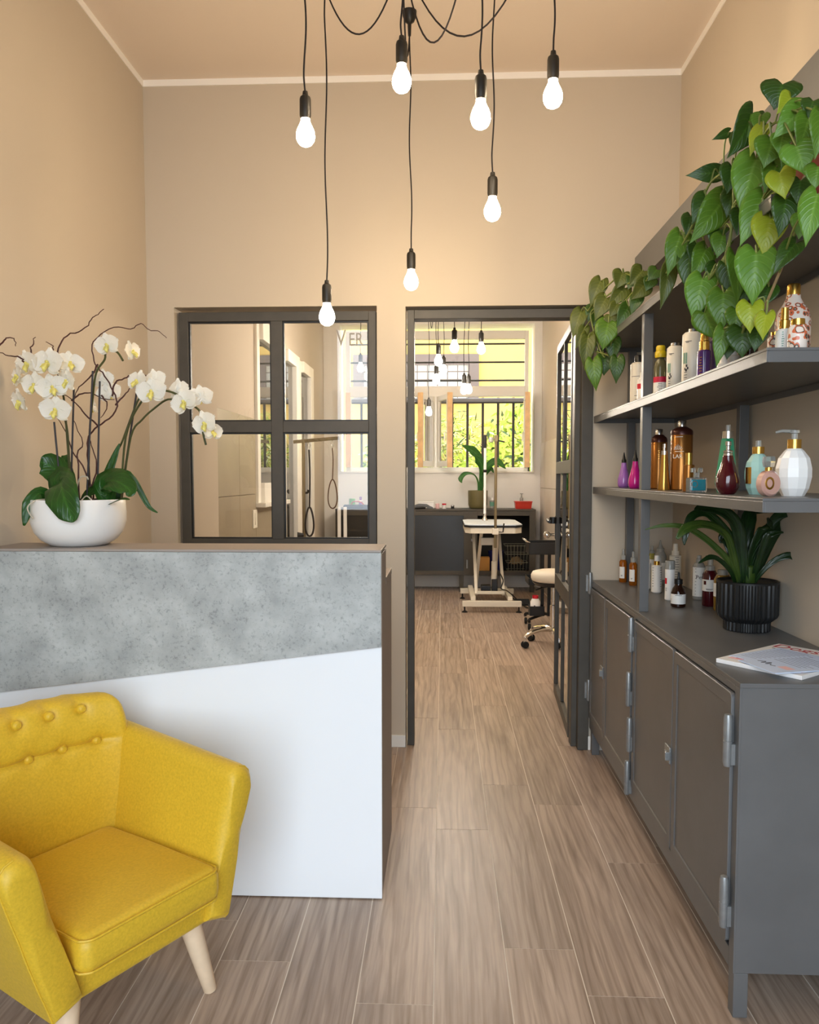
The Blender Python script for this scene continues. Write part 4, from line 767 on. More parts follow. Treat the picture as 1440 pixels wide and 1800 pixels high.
L = (.81, 1.92, Z1); t = bottle('small white spray bottle with a tall gold cap beside the gold lidded jar', L, [('body', [(0, 0), (.018, 0), (.0195, .004), (.0195, .05), (.014, .058), (0, .058)], LBW), ('cap', [(0, .057), (.012, .057), (.012, .078), (.009, .08), (.0085, .108), (0, .109)], GOLD)]); lines(t, FA(L), .0198, .006, .048, 9, GREENP, half=.16, turn=-.15, seed=4)
L = (.815, 1.8613, Z1); bottle('small flower printed jar with a gold lid in front of the large flower printed bottle', L, [('body', [(0, 0), (.019, 0), (.021, .004), (.021, .048), (.0155, .056), (0, .056)], FLOR), ('lid', [(0, .055), (.015, .055), (.0155, .06), (.015, .07), (0, .071)], GOLD)])
# ---- lower board
for u, x, m, lb in ((1097, .82, LILAC, 'lilac dropper bottle with a pointed black cap'), (1117, .795, MAGENTA, 'magenta dropper bottle with a pointed black cap')):
    L = (x, {1097: 3.5936, 1117: 3.2807}[u], Z2)
    bottle(lb, L, [('body', [(0, 0), (.018, 0), (.025, .006), (.0275, .02), (.0265, .038), (.021, .06), (.0145, .085), (.0115, .105), (.011, .112), (0, .112)], m), ('cap', [(0, .111), (.0105, .111), (.0105, .124), (.0075, .128), (.0045, .145), (.002, .158), (0, .159)], BLACKP)])
for u, x, r0, h, lb in ((1158, .86, .032, .215, 'shorter tall bronze bottle standing close to the shelf post'), (1198, .86, .038, .228, 'tall bronze bottle with a white crest on the lower board')):
    L = (x, {1158: 3.1699, 1198: 2.8716}[u], Z2)
    t = bottle(lb, L, [('body', [(0, 0), (r0-.004, 0), (r0, .004), (r0, h-.018), (r0-.003, h-.012), (.016, h), (0, h)], BRONZE), ('shoulder', [(r0+.0003, h-.03), (r0+.0003, h-.018), (r0-.0027, h-.0115), (.016, h+.0005)], COPCAP), ('cap', [(0, h), (.0145, h), (.0145, h+.02), (.0125, h+.023), (0, h+.023)], SILV)])
    if u == 1198:
        fa = FA(L); word(t, fa, r0+.001, .115, 'LAR', .02, LBW, -.35); lines(t, fa, r0+.0006, .136, .138, 1, LBW, half=.45, turn=-.25)
        mb = MB()
        for k in range(5): a = fa-.7+.14*k; q = r0+.001; mb.tube([(q*cos(a), q*sin(a), .145), (q*cos(a+.1), q*sin(a+.1), .165-.004*abs(k-2)), (q*cos(a+.2), q*sin(a+.2), .147)], .0009, 4)
        part('crest', mb, LBW, t, 0, 0); lines(t, fa, r0+.0006, .19, .19, 1, LBW, half=.4, turn=-.3)
    else: lines(t, FA(L), r0+.0006, .12, .15, 5, BRONZE2, half=.2, turn=.1, seed=2)
L = (.80, 2.8742, Z2); bottle('tapered golden spray bottle in front of the shorter bronze bottle', L, [('body', [(0, 0), (.0225, 0), (.023, .003), (.016, .07), (.0125, .115), (.0115, .128), (0, .128)], BRONZE2), ('sprayer', [(0, .128), (.0115, .128), (.0115, .142), (.006, .144), (.005, .152), (.0065, .153), (.0065, .167), (0, .168)], SILV)])
L = (.80, 2.5924, Z2); bottle('small bronze bottle with a long pale gold cap before the crested bottle', L, [('body', body(.018, .088, .002), BRONZE), ('cap', [(0, .088), (.0105, .088), (.0105, .126), (0, .127)], GOLD)])
L = (.785, 2.4652, Z2); pf = thing('perfume_bottle', 'square teal perfume bottle with a clear double stopper', 'perfume', L)
part('glass', MB().box((-.028, -.014, 0), (.028, .014, .046)), CLG, pf, .003, 0); part('perfume', MB().box((-.024, -.0145, .006), (.024, .0145, .041)), TEALL, pf, .002, 0)
part('stopper', MB().box((-.008, -.006, .046), (.008, .006, .062)).box((-.018, -.006, .062), (-.005, .006, .076)).box((.005, -.006, .062), (.018, .006, .076)), CLG, pf, .002, 0); part('emblem', MB().lathe([(.0085, -.0005), (.0105, -.0005), (.0105, .0005), (.0085, .0005)], 16, caps=(False, False)), SILV, pf, 0, 35, None, (-.014, -.0155, .026)).rotation_euler = (radians(90), 0, 0)
pf.rotation_euler = (0, 0, radians(12))
L = (.89, 2.4976, Z2); t = bottle('tall emerald faceted lotion bottle behind the dark red one', L, [('body', [(0, 0), (.03, 0), (.038, .028), (.038, .032), (.02, .165), (.018, .168), (0, .168)], EMER, {'seg': 6, 'smooth': 0}), ('collar', [(0, .168), (.0165, .168), (.0165, .19), (0, .19)], SILV), ('nozzle', [(0, .19), (.007, .19), (.007, .21), (0, .211)], CLR)]); lines(t, FA(L), .034, .03, .06, 4, GOLD, half=.3, turn=-.7)
L = (.795, 2.227, Z2); t = bottle('dark red bulb-shaped bottle with a silver sprayer', L, [('body', [(0, 0), (.018, 0), (.024, .006), (.031, .02), (.0325, .036), (.029, .054), (.021, .075), (.0155, .095), (.0135, .108), (0, .108)], WINE), ('sprayer', [(0, .108), (.0125, .108), (.0125, .113), (.011, .114), (.0125, .116), (.0125, .121), (.006, .124), (.0055, .134), (.008, .136), (.008, .146), (.006, .148), (0, .148)], SILV)]); lines(t, FA(L), .033, .034, .044, 4, LBW, half=.12, turn=-.95)
def faceted(r0, h, n=9):
    pr = [(0, 0), (r0*.62, 0), (r0*.86, h*.16), (r0, h*.40), (r0, h*.58), (r0*.86, h*.80), (r0*.55, h*.95), (r0*.4, h), (0, h)]
    return pr
L = (.87, 2.2078, Z2); t = bottle('mint green faceted pump bottle with a gold collar', L, [('body', faceted(.0355, .112), MINT, {'seg': 10, 'smooth': 0}), ('collar', [(0, .112), (.0155, .112), (.0155, .131), (0, .131)], GOLD), ('pump', [(0, .131), (.0075, .131), (.0075, .148), (0, .149)], CLR), ('label', [(.0358, .03), (.0362, .075)], GOLD, {'sector': .28, 'turn': -.75})])
L = (.80, 1.9644, Z2); pf = thing('perfume_bottle', 'round flat blush perfume bottle with a clear stopper', 'perfume', L)
mb = MB().lathe([(0, -.014), (.024, -.014), (.0285, -.009), (.0285, .009), (.024, .014), (0, .014)], 28); mb.v = [(x, z, y*1.12+.0325) for x, y, z in mb.v]; part('glass', mb, PINKL, pf, 0, 40)
mb = MB().lathe([(.009, -.016), (.013, -.0155), (.013, -.0145), (.009, -.0142)], 16, caps=(False, False)); mb.v = [(x-.008, z, y*1.2+.033) for x, y, z in mb.v]; part('emblem', mb, GOLD, pf)
part('neck', MB().lathe([(0, .062), (.0085, .062), (.0085, .072), (0, .072)], 14), GOLD, pf); part('stopper', MB().lathe([(0, .072), (.013, .073), (.016, .086), (.0145, .098), (0, .1)], 6), CLG, pf, 0, 0); pf.rotation_euler = (0, 0, radians(18))
L = (.89, 2.0323, Z2); bottle('white faceted pump bottle with a gold collar at the near end of the lower board', L, [('body', faceted(.0425, .12), WPL2, {'seg': 11, 'smooth': 0}), ('collar', [(0, .12), (.0165, .12), (.0165, .143), (0, .143)], GOLD), ('pump', [(0, .143), (.0075, .143), (.0075, .158), (.012, .159), (.012, .166), (0, .167)], CLR)])
mb = MB().tube([(.0, 0, .163), (-.03, .004, .165), (-.045, .006, .161)], [.005, .004, .003], 8); part('spout', mb, CLR, bpy.data.objects[COL.objects[-1].parent.name])
# ---- cabinet top
def amber(u, L, lb): 
    t = bottle(lb, L, [('body', [(0, 0), (.016, 0), (.018, .003), (.018, .098), (.012, .108), (0, .108)], AMBER), ('sprayer', [(0, .108), (.0125, .108), (.0125, .128), (.0065, .132), (.006, .158), (0, .159)], CLR), ('label', [(.0184, .02), (.0184, .075)], LBW, {'sector': .75, 'turn': -.35})]); lines(t, FA(L), .0187, .03, .034, 2, half=.25, turn=-.35)
amber(0, (.865, 3.775, Z3), 'amber spray bottle in the corner nearest the doorway'); amber(0, (.885, 3.66, Z3), 'amber spray bottle just in front of the other amber one')
L = (.918, 3.54, Z3); bottle('slim white bottle almost hidden by the shelf post', L, [('body', body(.017, .12, .004), WPL2), ('cap', [(0, .12), (.01, .12), (.01, .15), (0, .151)], WPL2)])
L = (1.005, 3.79, Z3); bottle('pale yellow pump bottle behind the shelf post', L, [('body', [(0, 0), (.02, 0), (.0215, .004), (.0215, .125), (.012, .138), (0, .138)], YLIQ), ('pump', [(0, .138), (.012, .138), (.012, .15), (.006, .152), (.006, .172), (0, .173)], CLR), ('label', [(.0219, .06), (.0219, .11)], LBW, {'sector': 1.1})])
L = (1.03, 3.74, Z3); bottle('pale translucent bottle with a pointed nozzle cap at the wall', L, [('body', [(0, 0), (.027, 0), (.029, .004), (.029, .13), (.02, .15), (0, .15)], CLR), ('nozzle', [(0, .15), (.0185, .15), (.0185, .165), (.012, .17), (.005, .188), (.0025, .205), (0, .206)], CLR), ('label', [(.0294, .02), (.0294, .1)], LBW, {'sector': .6, 'turn': .8})])
L = (.931, 3.43, Z3); t = bottle('white spray bottle with a gold collar beside the shelf post', L, [('body', body(.0225, .122, .005), WPL2), ('collar', [(0, .122), (.0125, .122), (.0125, .139), (0, .139)], GOLD), ('sprayer', [(0, .139), (.011, .139), (.0095, .163), (0, .164)], WPL2)]); lines(t, FA(L), .0228, .03, .11, 8, half=.22, turn=-.75, seed=6); lines(t, FA(L), .0228, .03, .11, 9, half=.3, turn=.9, seed=7)
L = (1.06, 3.6, Z3); t = bottle('tall white ridged spray bottle at the wall behind the clear capped one', L, [('body', body(.026, .148, .004), WPL), ('collar', [(0, .148), (.0165, .148), (.0165, .168), (0, .168)], WPL), ('sprayer', [(0, .168), (.0115, .168), (.010, .2), (0, .201)], WPL)]); lines(t, FA(L), .0263, .04, .14, 10, half=.5, turn=.3, seed=9)
L = (.929, 3.225, Z3); t = bottle('slender white bottle with a clear overcap and a round red mark', L, [('body', body(.0195, .13, .004), WPL2), ('sprayer', [(0, .13), (.0125, .13), (.0095, .15), (0, .151)], WPL2), ('overcap', [(.0195, .128), (.0195, .16), (.017, .163), (0, .163)], CLR), ('mark', [(.0198, .068), (.0198, .092)], RED, {'sector': .35, 'turn': -.95})]); lines(t, FA(L), .0199, .04, .05, 3, half=.25, turn=-.8)
L = (.915, 3.06, Z3); t = bottle('small dark apothecary bottle with a white label', L, [('body', [(0, 0), (.024, 0), (.0275, .004), (.0275, .055), (.023, .07), (.014, .084), (.0135, .09), (0, .09)], AMBERD), ('cap', [(0, .09), (.0155, .09), (.0155, .108), (.006, .11), (.0045, .118), (.004, .134), (0, .135)], BLACKP), ('label', [(.0279, .014), (.0279, .052)], LBW, {'sector': 1.5})]); lines(t, FA(L), .0282, .046, .047, 1, half=.5); lines(t, FA(L), .0282, .02, .03, 3, half=.12, turn=-1.2)
L = (1.06, 3.27, Z3); t = bottle('clear bottle with upright lettering on a white label near the black pot', L, [('body', [(0, 0), (.023, 0), (.025, .004), (.025, .135), (.017, .15), (0, .15)], CLR), ('pump', [(0, .15), (.0125, .15), (.0125, .165), (.009, .168), (.009, .18), (0, .181)], CLR), ('label', [(.0254, .012), (.0254, .132)], LBW, {'sector': 1.2})]); word(t, FA(L), .026, .085, 'Pet', .022, INK, .1); lines(t, FA(L), .0257, .02, .125, 9, half=.12, turn=-.5, seed=12)
L = (1.045, 3.09, Z3); t = bottle('dark red oil bottle with a white label and a pump beside the black pot', L, [('body', [(0, 0), (.026, 0), (.0285, .004), (.0285, .125), (.02, .14), (0, .14)], WINE), ('pump', [(0, .14), (.018, .14), (.018, .156), (.011, .16), (.011, .186), (.018, .188), (.018, .196), (0, .197)], CLR), ('label', [(.0289, .06), (.0289, .105)], LBW, {'sector': 1.4}), ('mark', [(.0292, .085), (.0292, .1)], WINE, {'sector': .2, 'turn': -.7})]); lines(t, FA(L), .0292, .065, .068, 2, half=.5, turn=-.1)
L = (1.055, 2.98, Z3); t = bottle('amber oil bottle with a white label partly behind the black pot', L, [('body', [(0, 0), (.029, 0), (.032, .004), (.032, .118), (.022, .136), (0, .136)], HONEY), ('cap', [(0, .136), (.019, .136), (.019, .155), (0, .156)], CLR), ('label', [(.0324, .055), (.0324, .105)], LBW, {'sector': 1.4})]); lines(t, FA(L), .0327, .07, .1, 4, half=.5)

# ================================================================ PLANTS
DK = leaf_mat('pothos_leaf_dark', (40, 70, 16), (84, 124, 40), .36, .15, .35); MD = leaf_mat('pothos_leaf_mid', (78, 118, 26), (130, 170, 64), .34, .25, .4); BRT = leaf_mat('pothos_leaf_bright', (92, 140, 34), (146, 188, 88), .32, .25, .4)
LIME = leaf_mat('pothos_leaf_lime', (160, 178, 34), (206, 212, 82), .34, .3, .3); OLV = leaf_mat('pothos_leaf_olive', (74, 88, 26), (122, 128, 58), .4, .15, .5)
VINE = mat('vine_stem', (116, 128, 62), .5, var=.2, vscale=30); VINED = mat('dry_vine', (150, 128, 92), .7, var=.2, vscale=30); TERR = mat('terracotta', (128, 58, 38), .7, var=.08); SOIL = mat('potting_soil', (50, 38, 30), .95, var=.4, vscale=50, bump=.5)
CAMP = Vector((0, 0, 1.354)); rv = random.Random(21)
hwp = [(0, .60), (.06, .80), (.16, .96), (.27, 1.0), (.4, .95), (.55, .76), (.7, .49), (.82, .26), (.91, .11), (1, 0.0)]
def interp(tb, t):
    for (a, x), (b, y) in zip(tb[:-1], tb[1:]):
        if t <= b: return x+(y-x)*(t-a)/(b-a)
    return tb[-1][1]
def heart(base, tip, w_, tilt=0, yaw=0):
    B = Vector(base); T = Vector(tip); d = (T-B); Ln = d.length; d = d/Ln
    tc_ = (CAMP-B).normalized(); n = (tc_-d*tc_.dot(d)).normalized(); s = d.cross(n).normalized()
    q = Matrix.Rotation(tilt, 3, d); n = q@n; s = q@s; foldk = rv.uniform(.12, .34); nu, nv = 11, 8; vs_ = []; uv = []
    for i in range(nu+1):
        t = i/nu
        for j in range(nv+1):
            v = -1+2*j/nv; av = abs(v); hw = interp(hwp, t)*w_/2
            y = Ln*t-.2*Ln*(1-t)**2.2*sin(pi*min(1, av*.62+.0))*(1 if av > 0 else 0)
            z = foldk*hw*av**1.3-.16*Ln*t*t+.05*Ln*sin(pi*t)-.05*w_*(av**2)*(1-t)
            z += .012*w_*sin(t*22-av*7)*av*(1-t)
            vs_.append(B+d*y+s*(v*hw)+n*z); uv.append((j/nv, t))
    mb = MB(); m_ = nv+1; mb.add(vs_, [(i*m_+j, i*m_+j+1, (i+1)*m_+j+1, (i+1)*m_+j) for i in range(nu) for j in range(nv)]); mb.uvs = uv; return mb
def ivy(t, leaves, vines, OF, vr=.0032):
    nodes = []
    for px, m in vines:
        q = smoothpath(px, 6); nodes += q; part('vine', MB().tube(q, vr, 6), m, t, 0, 35, OF)
    for (b, tp, w_), m, ti in leaves:
        uvpart('leaf', heart(b, tp, w_, radians(ti)), m, t, OF, thick=.0007)
        B = Vector(b); k = min(nodes, key=lambda q: (q-B).length)
        mid = (B+k)/2+Vector((rv.uniform(-.01, .01), -.008, .018)); part('petiole', MB().tube(smoothpath([k, mid, B], 4), [.0024]*8+[.0016], 5), VINE, t, 0, 35, OF)
pt = thing('trailing_plant', 'large trailing heart-leaf plant spilling from a terracotta pot on the top board', 'plant', (.94, 1.96, 1.983)); OF = pt.location[:]
part('pot', MB().lathe([(0, 0), (.085, 0), (.088, .004), (.108, .13), (.116, .131), (.118, .16), (.112, .162), (.106, .15), (0, .145)], 32, OF), TERR, pt, 0, 40, OF); part('soil', MB().lathe([(0, .151), (.05, .155), (.104, .15)], 20, OF, caps=(False, False)), SOIL, pt, 0, 40, OF)
ivy(pt, [(l, (DK, MD, BRT, LIME, OLV)[m], ti) for l, m, ti in [[[(0.735,1.787,2.204),(0.715,1.777,2.151),0.0881],0,5],[[(0.738,1.959,2.217),(0.687,1.949,2.117),0.0818],0,-25],[[(0.759,1.737,2.13),(0.697,1.727,2.071),0.0659],2,10],[[(0.741,1.757,2.161),(0.712,1.747,2.128),0.0489],3,0],[[(0.738,1.665,2.077),(0.718,1.655,2.014),0.0589],1,-20],[[(0.737,1.891,2.159),(0.703,1.881,2.096),0.0455],3,25],[[(0.736,1.835,2.104),(0.716,1.825,2.046),0.0766],1,0],[[(0.734,1.775,2.092),(0.722,1.765,2.049),0.0494],2,10],[[(0.714,1.661,2.022),(0.729,1.651,1.965),0.0735],2,-15],[[(0.738,1.931,2.103),(0.699,1.921,1.974),0.0928],2,15],[[(0.714,1.738,1.998),(0.722,1.728,1.943),0.0607],3,0],[[(0.723,2.146,2.152),(0.64,2.136,2.145),0.0499],0,10],[[(0.713,2.015,2.116),(0.7,2.005,2.053),0.0637],0,-10],[[(0.698,2.163,2.095),(0.66,2.153,2.027),0.0602],0,10],[[(0.73,2.121,2.075),(0.649,2.111,1.965),0.0885],1,-10],[[(0.742,1.893,2),(0.688,1.883,1.895),0.079],2,10],[[(0.74,1.765,1.954),(0.725,1.755,1.874),0.0581],0,-10],[[(0.747,1.861,1.944),(0.729,1.851,1.86),0.08],3,0],[[(0.736,1.611,1.908),(0.71,1.601,1.811),0.0611],2,10],[[(0.761,1.759,1.856),(0.71,1.749,1.794),0.049],0,20],[[(0.668,2.283,2.032),(0.631,2.273,1.923),0.0681],1,5],[[(0.66,2.363,1.962),(0.64,2.353,1.846),0.0508],4,-15],[[(0.69,2.265,1.982),(0.68,2.255,1.866),0.0659],0,15],[[(0.711,2.193,1.969),(0.673,2.183,1.887),0.0655],1,-10],[[(0.69,2.15,1.878),(0.663,2.14,1.77),0.0843],2,0],[[(0.721,1.871,1.867),(0.711,1.861,1.751),0.0923],2,0],[[(0.713,1.982,1.892),(0.723,1.972,1.773),0.0551],1,-25],[[(0.718,2.057,1.89),(0.735,2.047,1.8),0.0546],0,15],[[(0.712,2.053,1.819),(0.704,2.043,1.724),0.0831],1,0],[[(0.693,2.139,1.788),(0.723,2.129,1.712),0.0757],1,15],[[(0.711,2.044,1.726),(0.692,2.034,1.634),0.0455],1,0],[[(0.717,1.891,1.757),(0.715,1.881,1.69),0.0622],3,0],[[(0.741,1.856,1.725),(0.728,1.846,1.668),0.0469],3,20],[[(0.737,1.989,1.718),(0.735,1.979,1.647),0.083],0,0],[[(0.738,2.074,1.705),(0.728,2.064,1.656),0.0472],0,0],[[(0.73,1.593,2.054),(0.721,1.583,1.97),0.0463],1,-20],[[(0.717,2.058,2.219),(0.676,2.048,2.198),0.025],0,0],[[(0.725,2.129,2.001),(0.706,2.119,1.944),0.0646],0,-10],[[(0.737,2.034,2.206),(0.717,2.024,2.155),0.0463],0,20],[[(0.752,1.977,2.111),(0.733,1.967,2.041),0.065],0,10],[[(0.751,1.695,2.062),(0.758,1.685,2.018),0.0515],0,0],[[(0.764,1.79,2.053),(0.738,1.78,2.019),0.0543],1,10],[[(0.725,1.957,2.202),(0.739,1.947,2.148),0.0445],1,0],[[(0.749,1.866,2.075),(0.747,1.856,2.017),0.0519],1,5],[[(0.739,2.077,2.08),(0.719,2.067,2.015),0.0578],0,10],[[(0.732,2.163,1.916),(0.711,2.153,1.858),0.0602],0,0],[[(0.748,1.749,2.121),(0.734,1.739,2.081),0.0531],1,0],[[(0.751,1.675,2.116),(0.737,1.665,2.081),0.0466],0,0],[[(0.739,1.909,2.193),(0.724,1.899,2.153),0.0435],2,10],[[(0.753,1.854,2.055),(0.727,1.844,1.997),0.061],1,-10],[[(0.759,1.74,1.982),(0.748,1.73,1.934),0.0528],0,0],[[(0.744,2.017,2.007),(0.725,2.007,1.952),0.0663],0,0],[[(0.724,2.104,1.977),(0.708,2.094,1.921),0.0585],1,0],[[(0.702,2.236,1.993),(0.681,2.226,1.943),0.0566],0,0],[[(0.748,1.992,1.832),(0.737,1.982,1.775),0.0554],0,0],[[(0.762,1.899,1.797),(0.743,1.889,1.746),0.0529],0,0],[[(0.714,2.158,1.827),(0.702,2.148,1.774),0.0601],0,0],[[(0.733,2.018,1.769),(0.727,2.008,1.711),0.0562],1,0],[[(0.753,1.931,1.705),(0.742,1.921,1.653),0.0489],0,0],[[(0.763,1.727,1.904),(0.749,1.717,1.857),0.0524],1,0],[[(0.747,1.636,1.971),(0.737,1.626,1.926),0.0497],1,0],[[(0.687,2.253,2.075),(0.673,2.243,2.02),0.0513],0,0]]],
 [(p_, m) for p_, m in zip([[(0.811,1.9,2.073),(0.738,1.908,2.034),(0.723,2.029,2.03),(0.723,2.045,1.952),(0.718,2.078,1.911),(0.692,2.204,1.847)],[(0.818,1.9,2.068),(0.741,1.88,2.005),(0.741,1.894,1.933),(0.741,1.921,1.849),(0.741,1.948,1.761),(0.735,2.002,1.689)],[(0.831,1.9,2.081),(0.741,1.813,2.135),(0.734,1.921,2.131),(0.723,2.015,2.119),(0.702,2.137,2.126),(0.688,2.204,2.06),(0.671,2.272,2.004),(0.649,2.348,1.945)],[(0.844,1.9,2.062),(0.82,1.9,2.005),(0.817,1.9,1.907),(0.75,1.813,1.808),(0.747,1.88,1.747)],[(0.722,2.029,2.072),(0.723,2.037,1.977),(0.714,2.105,1.853)]], (VINE, VINE, VINE, VINED, VINE))], OF)
pt = thing('trailing_plant', 'smaller trailing heart-leaf plant at the doorway end of the top board', 'plant', (.92, 3.52, 1.983)); OF = pt.location[:]
part('pot', MB().lathe([(0, 0), (.05, 0), (.052, .004), (.062, .075), (.064, .08), (.06, .082), (.056, .075), (0, .072)], 24, OF), BLACKP, pt, 0, 40, OF); part('soil', MB().lathe([(0, .076), (.055, .074)], 16, OF, caps=(False, False)), SOIL, pt, 0, 40, OF)
ivy(pt, [(l, (DK, MD, BRT, LIME, OLV)[m], ti) for l, m, ti in [[[(0.68,3.47,2.196),(0.633,3.46,2.091),0.0806],4,10],[[(0.742,3.333,2.195),(0.718,3.323,2.131),0.0851],4,-5],[[(0.699,3.441,2.117),(0.649,3.431,2.025),0.0879],4,10],[[(0.756,3.353,2.138),(0.686,3.343,2.057),0.0752],4,0],[[(0.8,3.241,2.179),(0.749,3.231,2.123),0.0878],4,0],[[(0.833,3.148,2.159),(0.798,3.138,2.118),0.0633],0,10],[[(0.809,3.227,2.124),(0.755,3.217,2.062),0.0824],4,-10],[[(0.616,3.576,2.088),(0.575,3.566,1.975),0.0775],4,15],[[(0.629,3.557,2.013),(0.588,3.547,1.92),0.0523],4,0],[[(0.633,3.491,1.961),(0.617,3.481,1.818),0.0756],4,0],[[(0.695,3.373,1.999),(0.671,3.363,1.886),0.1044],1,0],[[(0.65,3.454,1.851),(0.662,3.444,1.724),0.0748],1,0],[[(0.731,3.35,1.848),(0.724,3.34,1.744),0.0648],0,0],[[(0.704,3.468,1.874),(0.697,3.458,1.793),0.0859],0,0],[[(0.728,3.411,1.934),(0.719,3.401,1.839),0.0686],0,10],[[(0.765,3.316,2.055),(0.716,3.306,1.971),0.0693],0,0],[[(0.788,3.25,2.083),(0.757,3.24,2.009),0.0578],0,10],[[(0.726,3.347,2.07),(0.694,3.337,2.019),0.0622],4,0],[[(0.706,3.377,2.033),(0.713,3.367,1.99),0.0679],4,0],[[(0.681,3.531,2.065),(0.658,3.521,2.01),0.0601],0,0],[[(0.687,3.511,1.982),(0.677,3.501,1.919),0.0652],0,0],[[(0.787,3.319,2.177),(0.76,3.309,2.125),0.0616],0,10],[[(0.831,3.219,2.143),(0.809,3.209,2.094),0.0598],0,0],[[(0.664,3.559,2.106),(0.641,3.549,2.042),0.0606],0,10]]],
 [(p_, VINE) for p_ in [[(0.81,3.214,2.134),(0.762,3.316,2.148),(0.709,3.418,2.131),(0.666,3.498,2.093),(0.649,3.526,2.064),(0.667,3.498,1.962),(0.688,3.464,1.887),(0.698,3.447,1.867)],[(0.805,3.225,2.133),(0.773,3.293,2.105),(0.735,3.373,2.049),(0.699,3.441,2.021),(0.681,3.475,1.941),(0.669,3.498,1.857)],[(0.789,3.259,2.146),(0.75,3.339,2.194),(0.709,3.418,2.173),(0.681,3.469,2.147),(0.639,3.543,2.085)],[(0.668,3.498,1.901),(0.719,3.407,1.865),(0.738,3.373,1.847)]]], OF)
# ---- strap-leaved plant in the ridged black pot
RIB = mat('black_ridged_pot', (26, 27, 28), .38); CLEAF = leaf_mat('clivia_leaf', (14, 34, 14), (44, 76, 28), .28, .06, .3); CLEAFL = leaf_mat('clivia_leaf_light', (44, 70, 22), (96, 112, 46), .3, .1, .3)
cl = thing('potted_clivia', 'dark strap-leaved plant in a ridged black pot on the cabinet top', 'plant', (1.005, 2.61, .85)); OF = cl.location[:]
ribf = lambda j: 1.0 if j % 4 in (0, 1) else .955
part('pot', MB().lathe([(0, .0), (.07, 0), (.073, .003), (.073, .03), (.092, .046), (.0965, .056), (.0965, .158), (.094, .16)], 128, OF, rib=ribf, caps=(True, False)).lathe([(.0965, .157), (.097, .163), (.093, .165), (.088, .16), (.086, .14), (0, .14)], 48, OF), RIB, cl, 0, 25, OF)
part('soil', MB().lathe([(0, .146), (.06, .144), (.087, .141)], 24, OF, caps=(False, False)), mat('reddish_substrate', (110, 62, 58), .95, var=.3, vscale=60), cl, 0, 40, OF)
for pts, wd, m, nr in [[[(0.986,2.6,0.996),(0.972,2.58,1.101),(0.946,2.56,1.195),(0.893,2.54,1.242),(0.823,2.52,1.255),(0.792,2.5,1.25)],[0.0328,0.0377,0.041,0.041,0.0287,0.0033],0,[-0.3,-1,0.5]],[[(0.975,2.6,0.996),(0.946,2.58,1.129),(0.897,2.56,1.195),(0.843,2.55,1.236),(0.792,2.53,1.224),(0.772,2.52,1.17),(0.769,2.52,1.137)],[0.0213,0.0279,0.0295,0.0295,0.0279,0.0213,0.0033],0,[-0.3,-1,0.6]],[[(0.971,2.6,0.996),(0.929,2.57,1.139),(0.883,2.55,1.186),(0.819,2.52,1.203),(0.765,2.5,1.189),(0.736,2.49,1.159)],[0.0246,0.0279,0.0279,0.0279,0.0312,0.0082],1,[0,-1,0.5]],[[(0.969,2.6,0.996),(0.934,2.58,1.073),(0.879,2.57,1.13),(0.82,2.56,1.173),(0.774,2.56,1.193),(0.711,2.56,1.196),(0.655,2.56,1.183)],[0.0164,0.0213,0.0213,0.0213,0.018,0.0131,0.0025],1,[-0.2,-1,0.4]],[[(0.96,2.59,0.997),(0.93,2.56,1.048),(0.887,2.54,1.087),(0.85,2.52,1.098),(0.808,2.5,1.081)],[0.0098,0.0148,0.0164,0.018,0.0033],0,[-0.2,-1,0.5]],[[(0.989,2.6,0.996),(0.986,2.6,1.127),(1.006,2.62,1.219),(1.035,2.66,1.255)],[0.041,0.0492,0.0492,0.0246],0,[0,-1,0.1]],[[(1.002,2.6,0.996),(1.01,2.58,1.111),(1.036,2.56,1.195),(1.028,2.52,1.205)],[0.0328,0.0451,0.0492,0.0246],0,[0.2,-1,0.2]],[[(1.008,2.6,0.996),(1.03,2.6,1.109),(1.079,2.6,1.211),(1.124,2.6,1.237),(1.187,2.58,1.242)],[0.0246,0.0328,0.0328,0.0295,0.0164],0,[0.3,-1,0.5]],[[(1.011,2.6,0.996),(1.05,2.62,1.079),(1.1,2.64,1.171),(1.155,2.66,1.223),(1.19,2.68,1.226),(1.194,2.68,1.213)],[0.0246,0.0328,0.0377,0.0377,0.0328,0.0082],0,[0.3,-1,0.4]],[[(1.015,2.6,0.996),(1.039,2.58,1.046),(1.074,2.57,1.084),(1.116,2.56,1.1),(1.142,2.55,1.077),(1.149,2.55,1.048)],[0.0098,0.0148,0.018,0.0246,0.0262,0.0033],0,[0.2,-1,0.5]],[[(1.011,2.6,0.996),(1.033,2.55,1.15),(1.052,2.54,1.173),(1.078,2.52,1.178)],[0.0164,0.0246,0.0246,0.0049],0,[0.1,-1,0.5]],[[(0.978,2.6,0.996),(0.965,2.62,1.078),(0.949,2.64,1.143),(0.941,2.66,1.15),(0.937,2.66,1.131)],[0.0246,0.0369,0.041,0.0369,0.0164],0,[-0.2,-1,0.4]],[[(1.04,2.66,1.236),(1.15,2.6,1.252),(1.178,2.56,1.243),(1.19,2.55,1.214)],[0.0164,0.0246,0.0287,0.0164],0,[0,-1,0.6]]]: uvpart('leaf', strap(pts, wd, nr, .3), (CLEAF, CLEAFL)[m], cl, OF)
part('leaf_base', MB().lathe([(0, 0), (.022, 0), (.026, .03), (.03, .07), (.026, .075), (0, .076)], 12, (OF[0], OF[1], OF[2]+.14)), leaf_mat('clivia_base', (84, 110, 40), (140, 160, 80), .35, .1, .4) if 0 else CLEAFL, cl, 0, 40, OF)
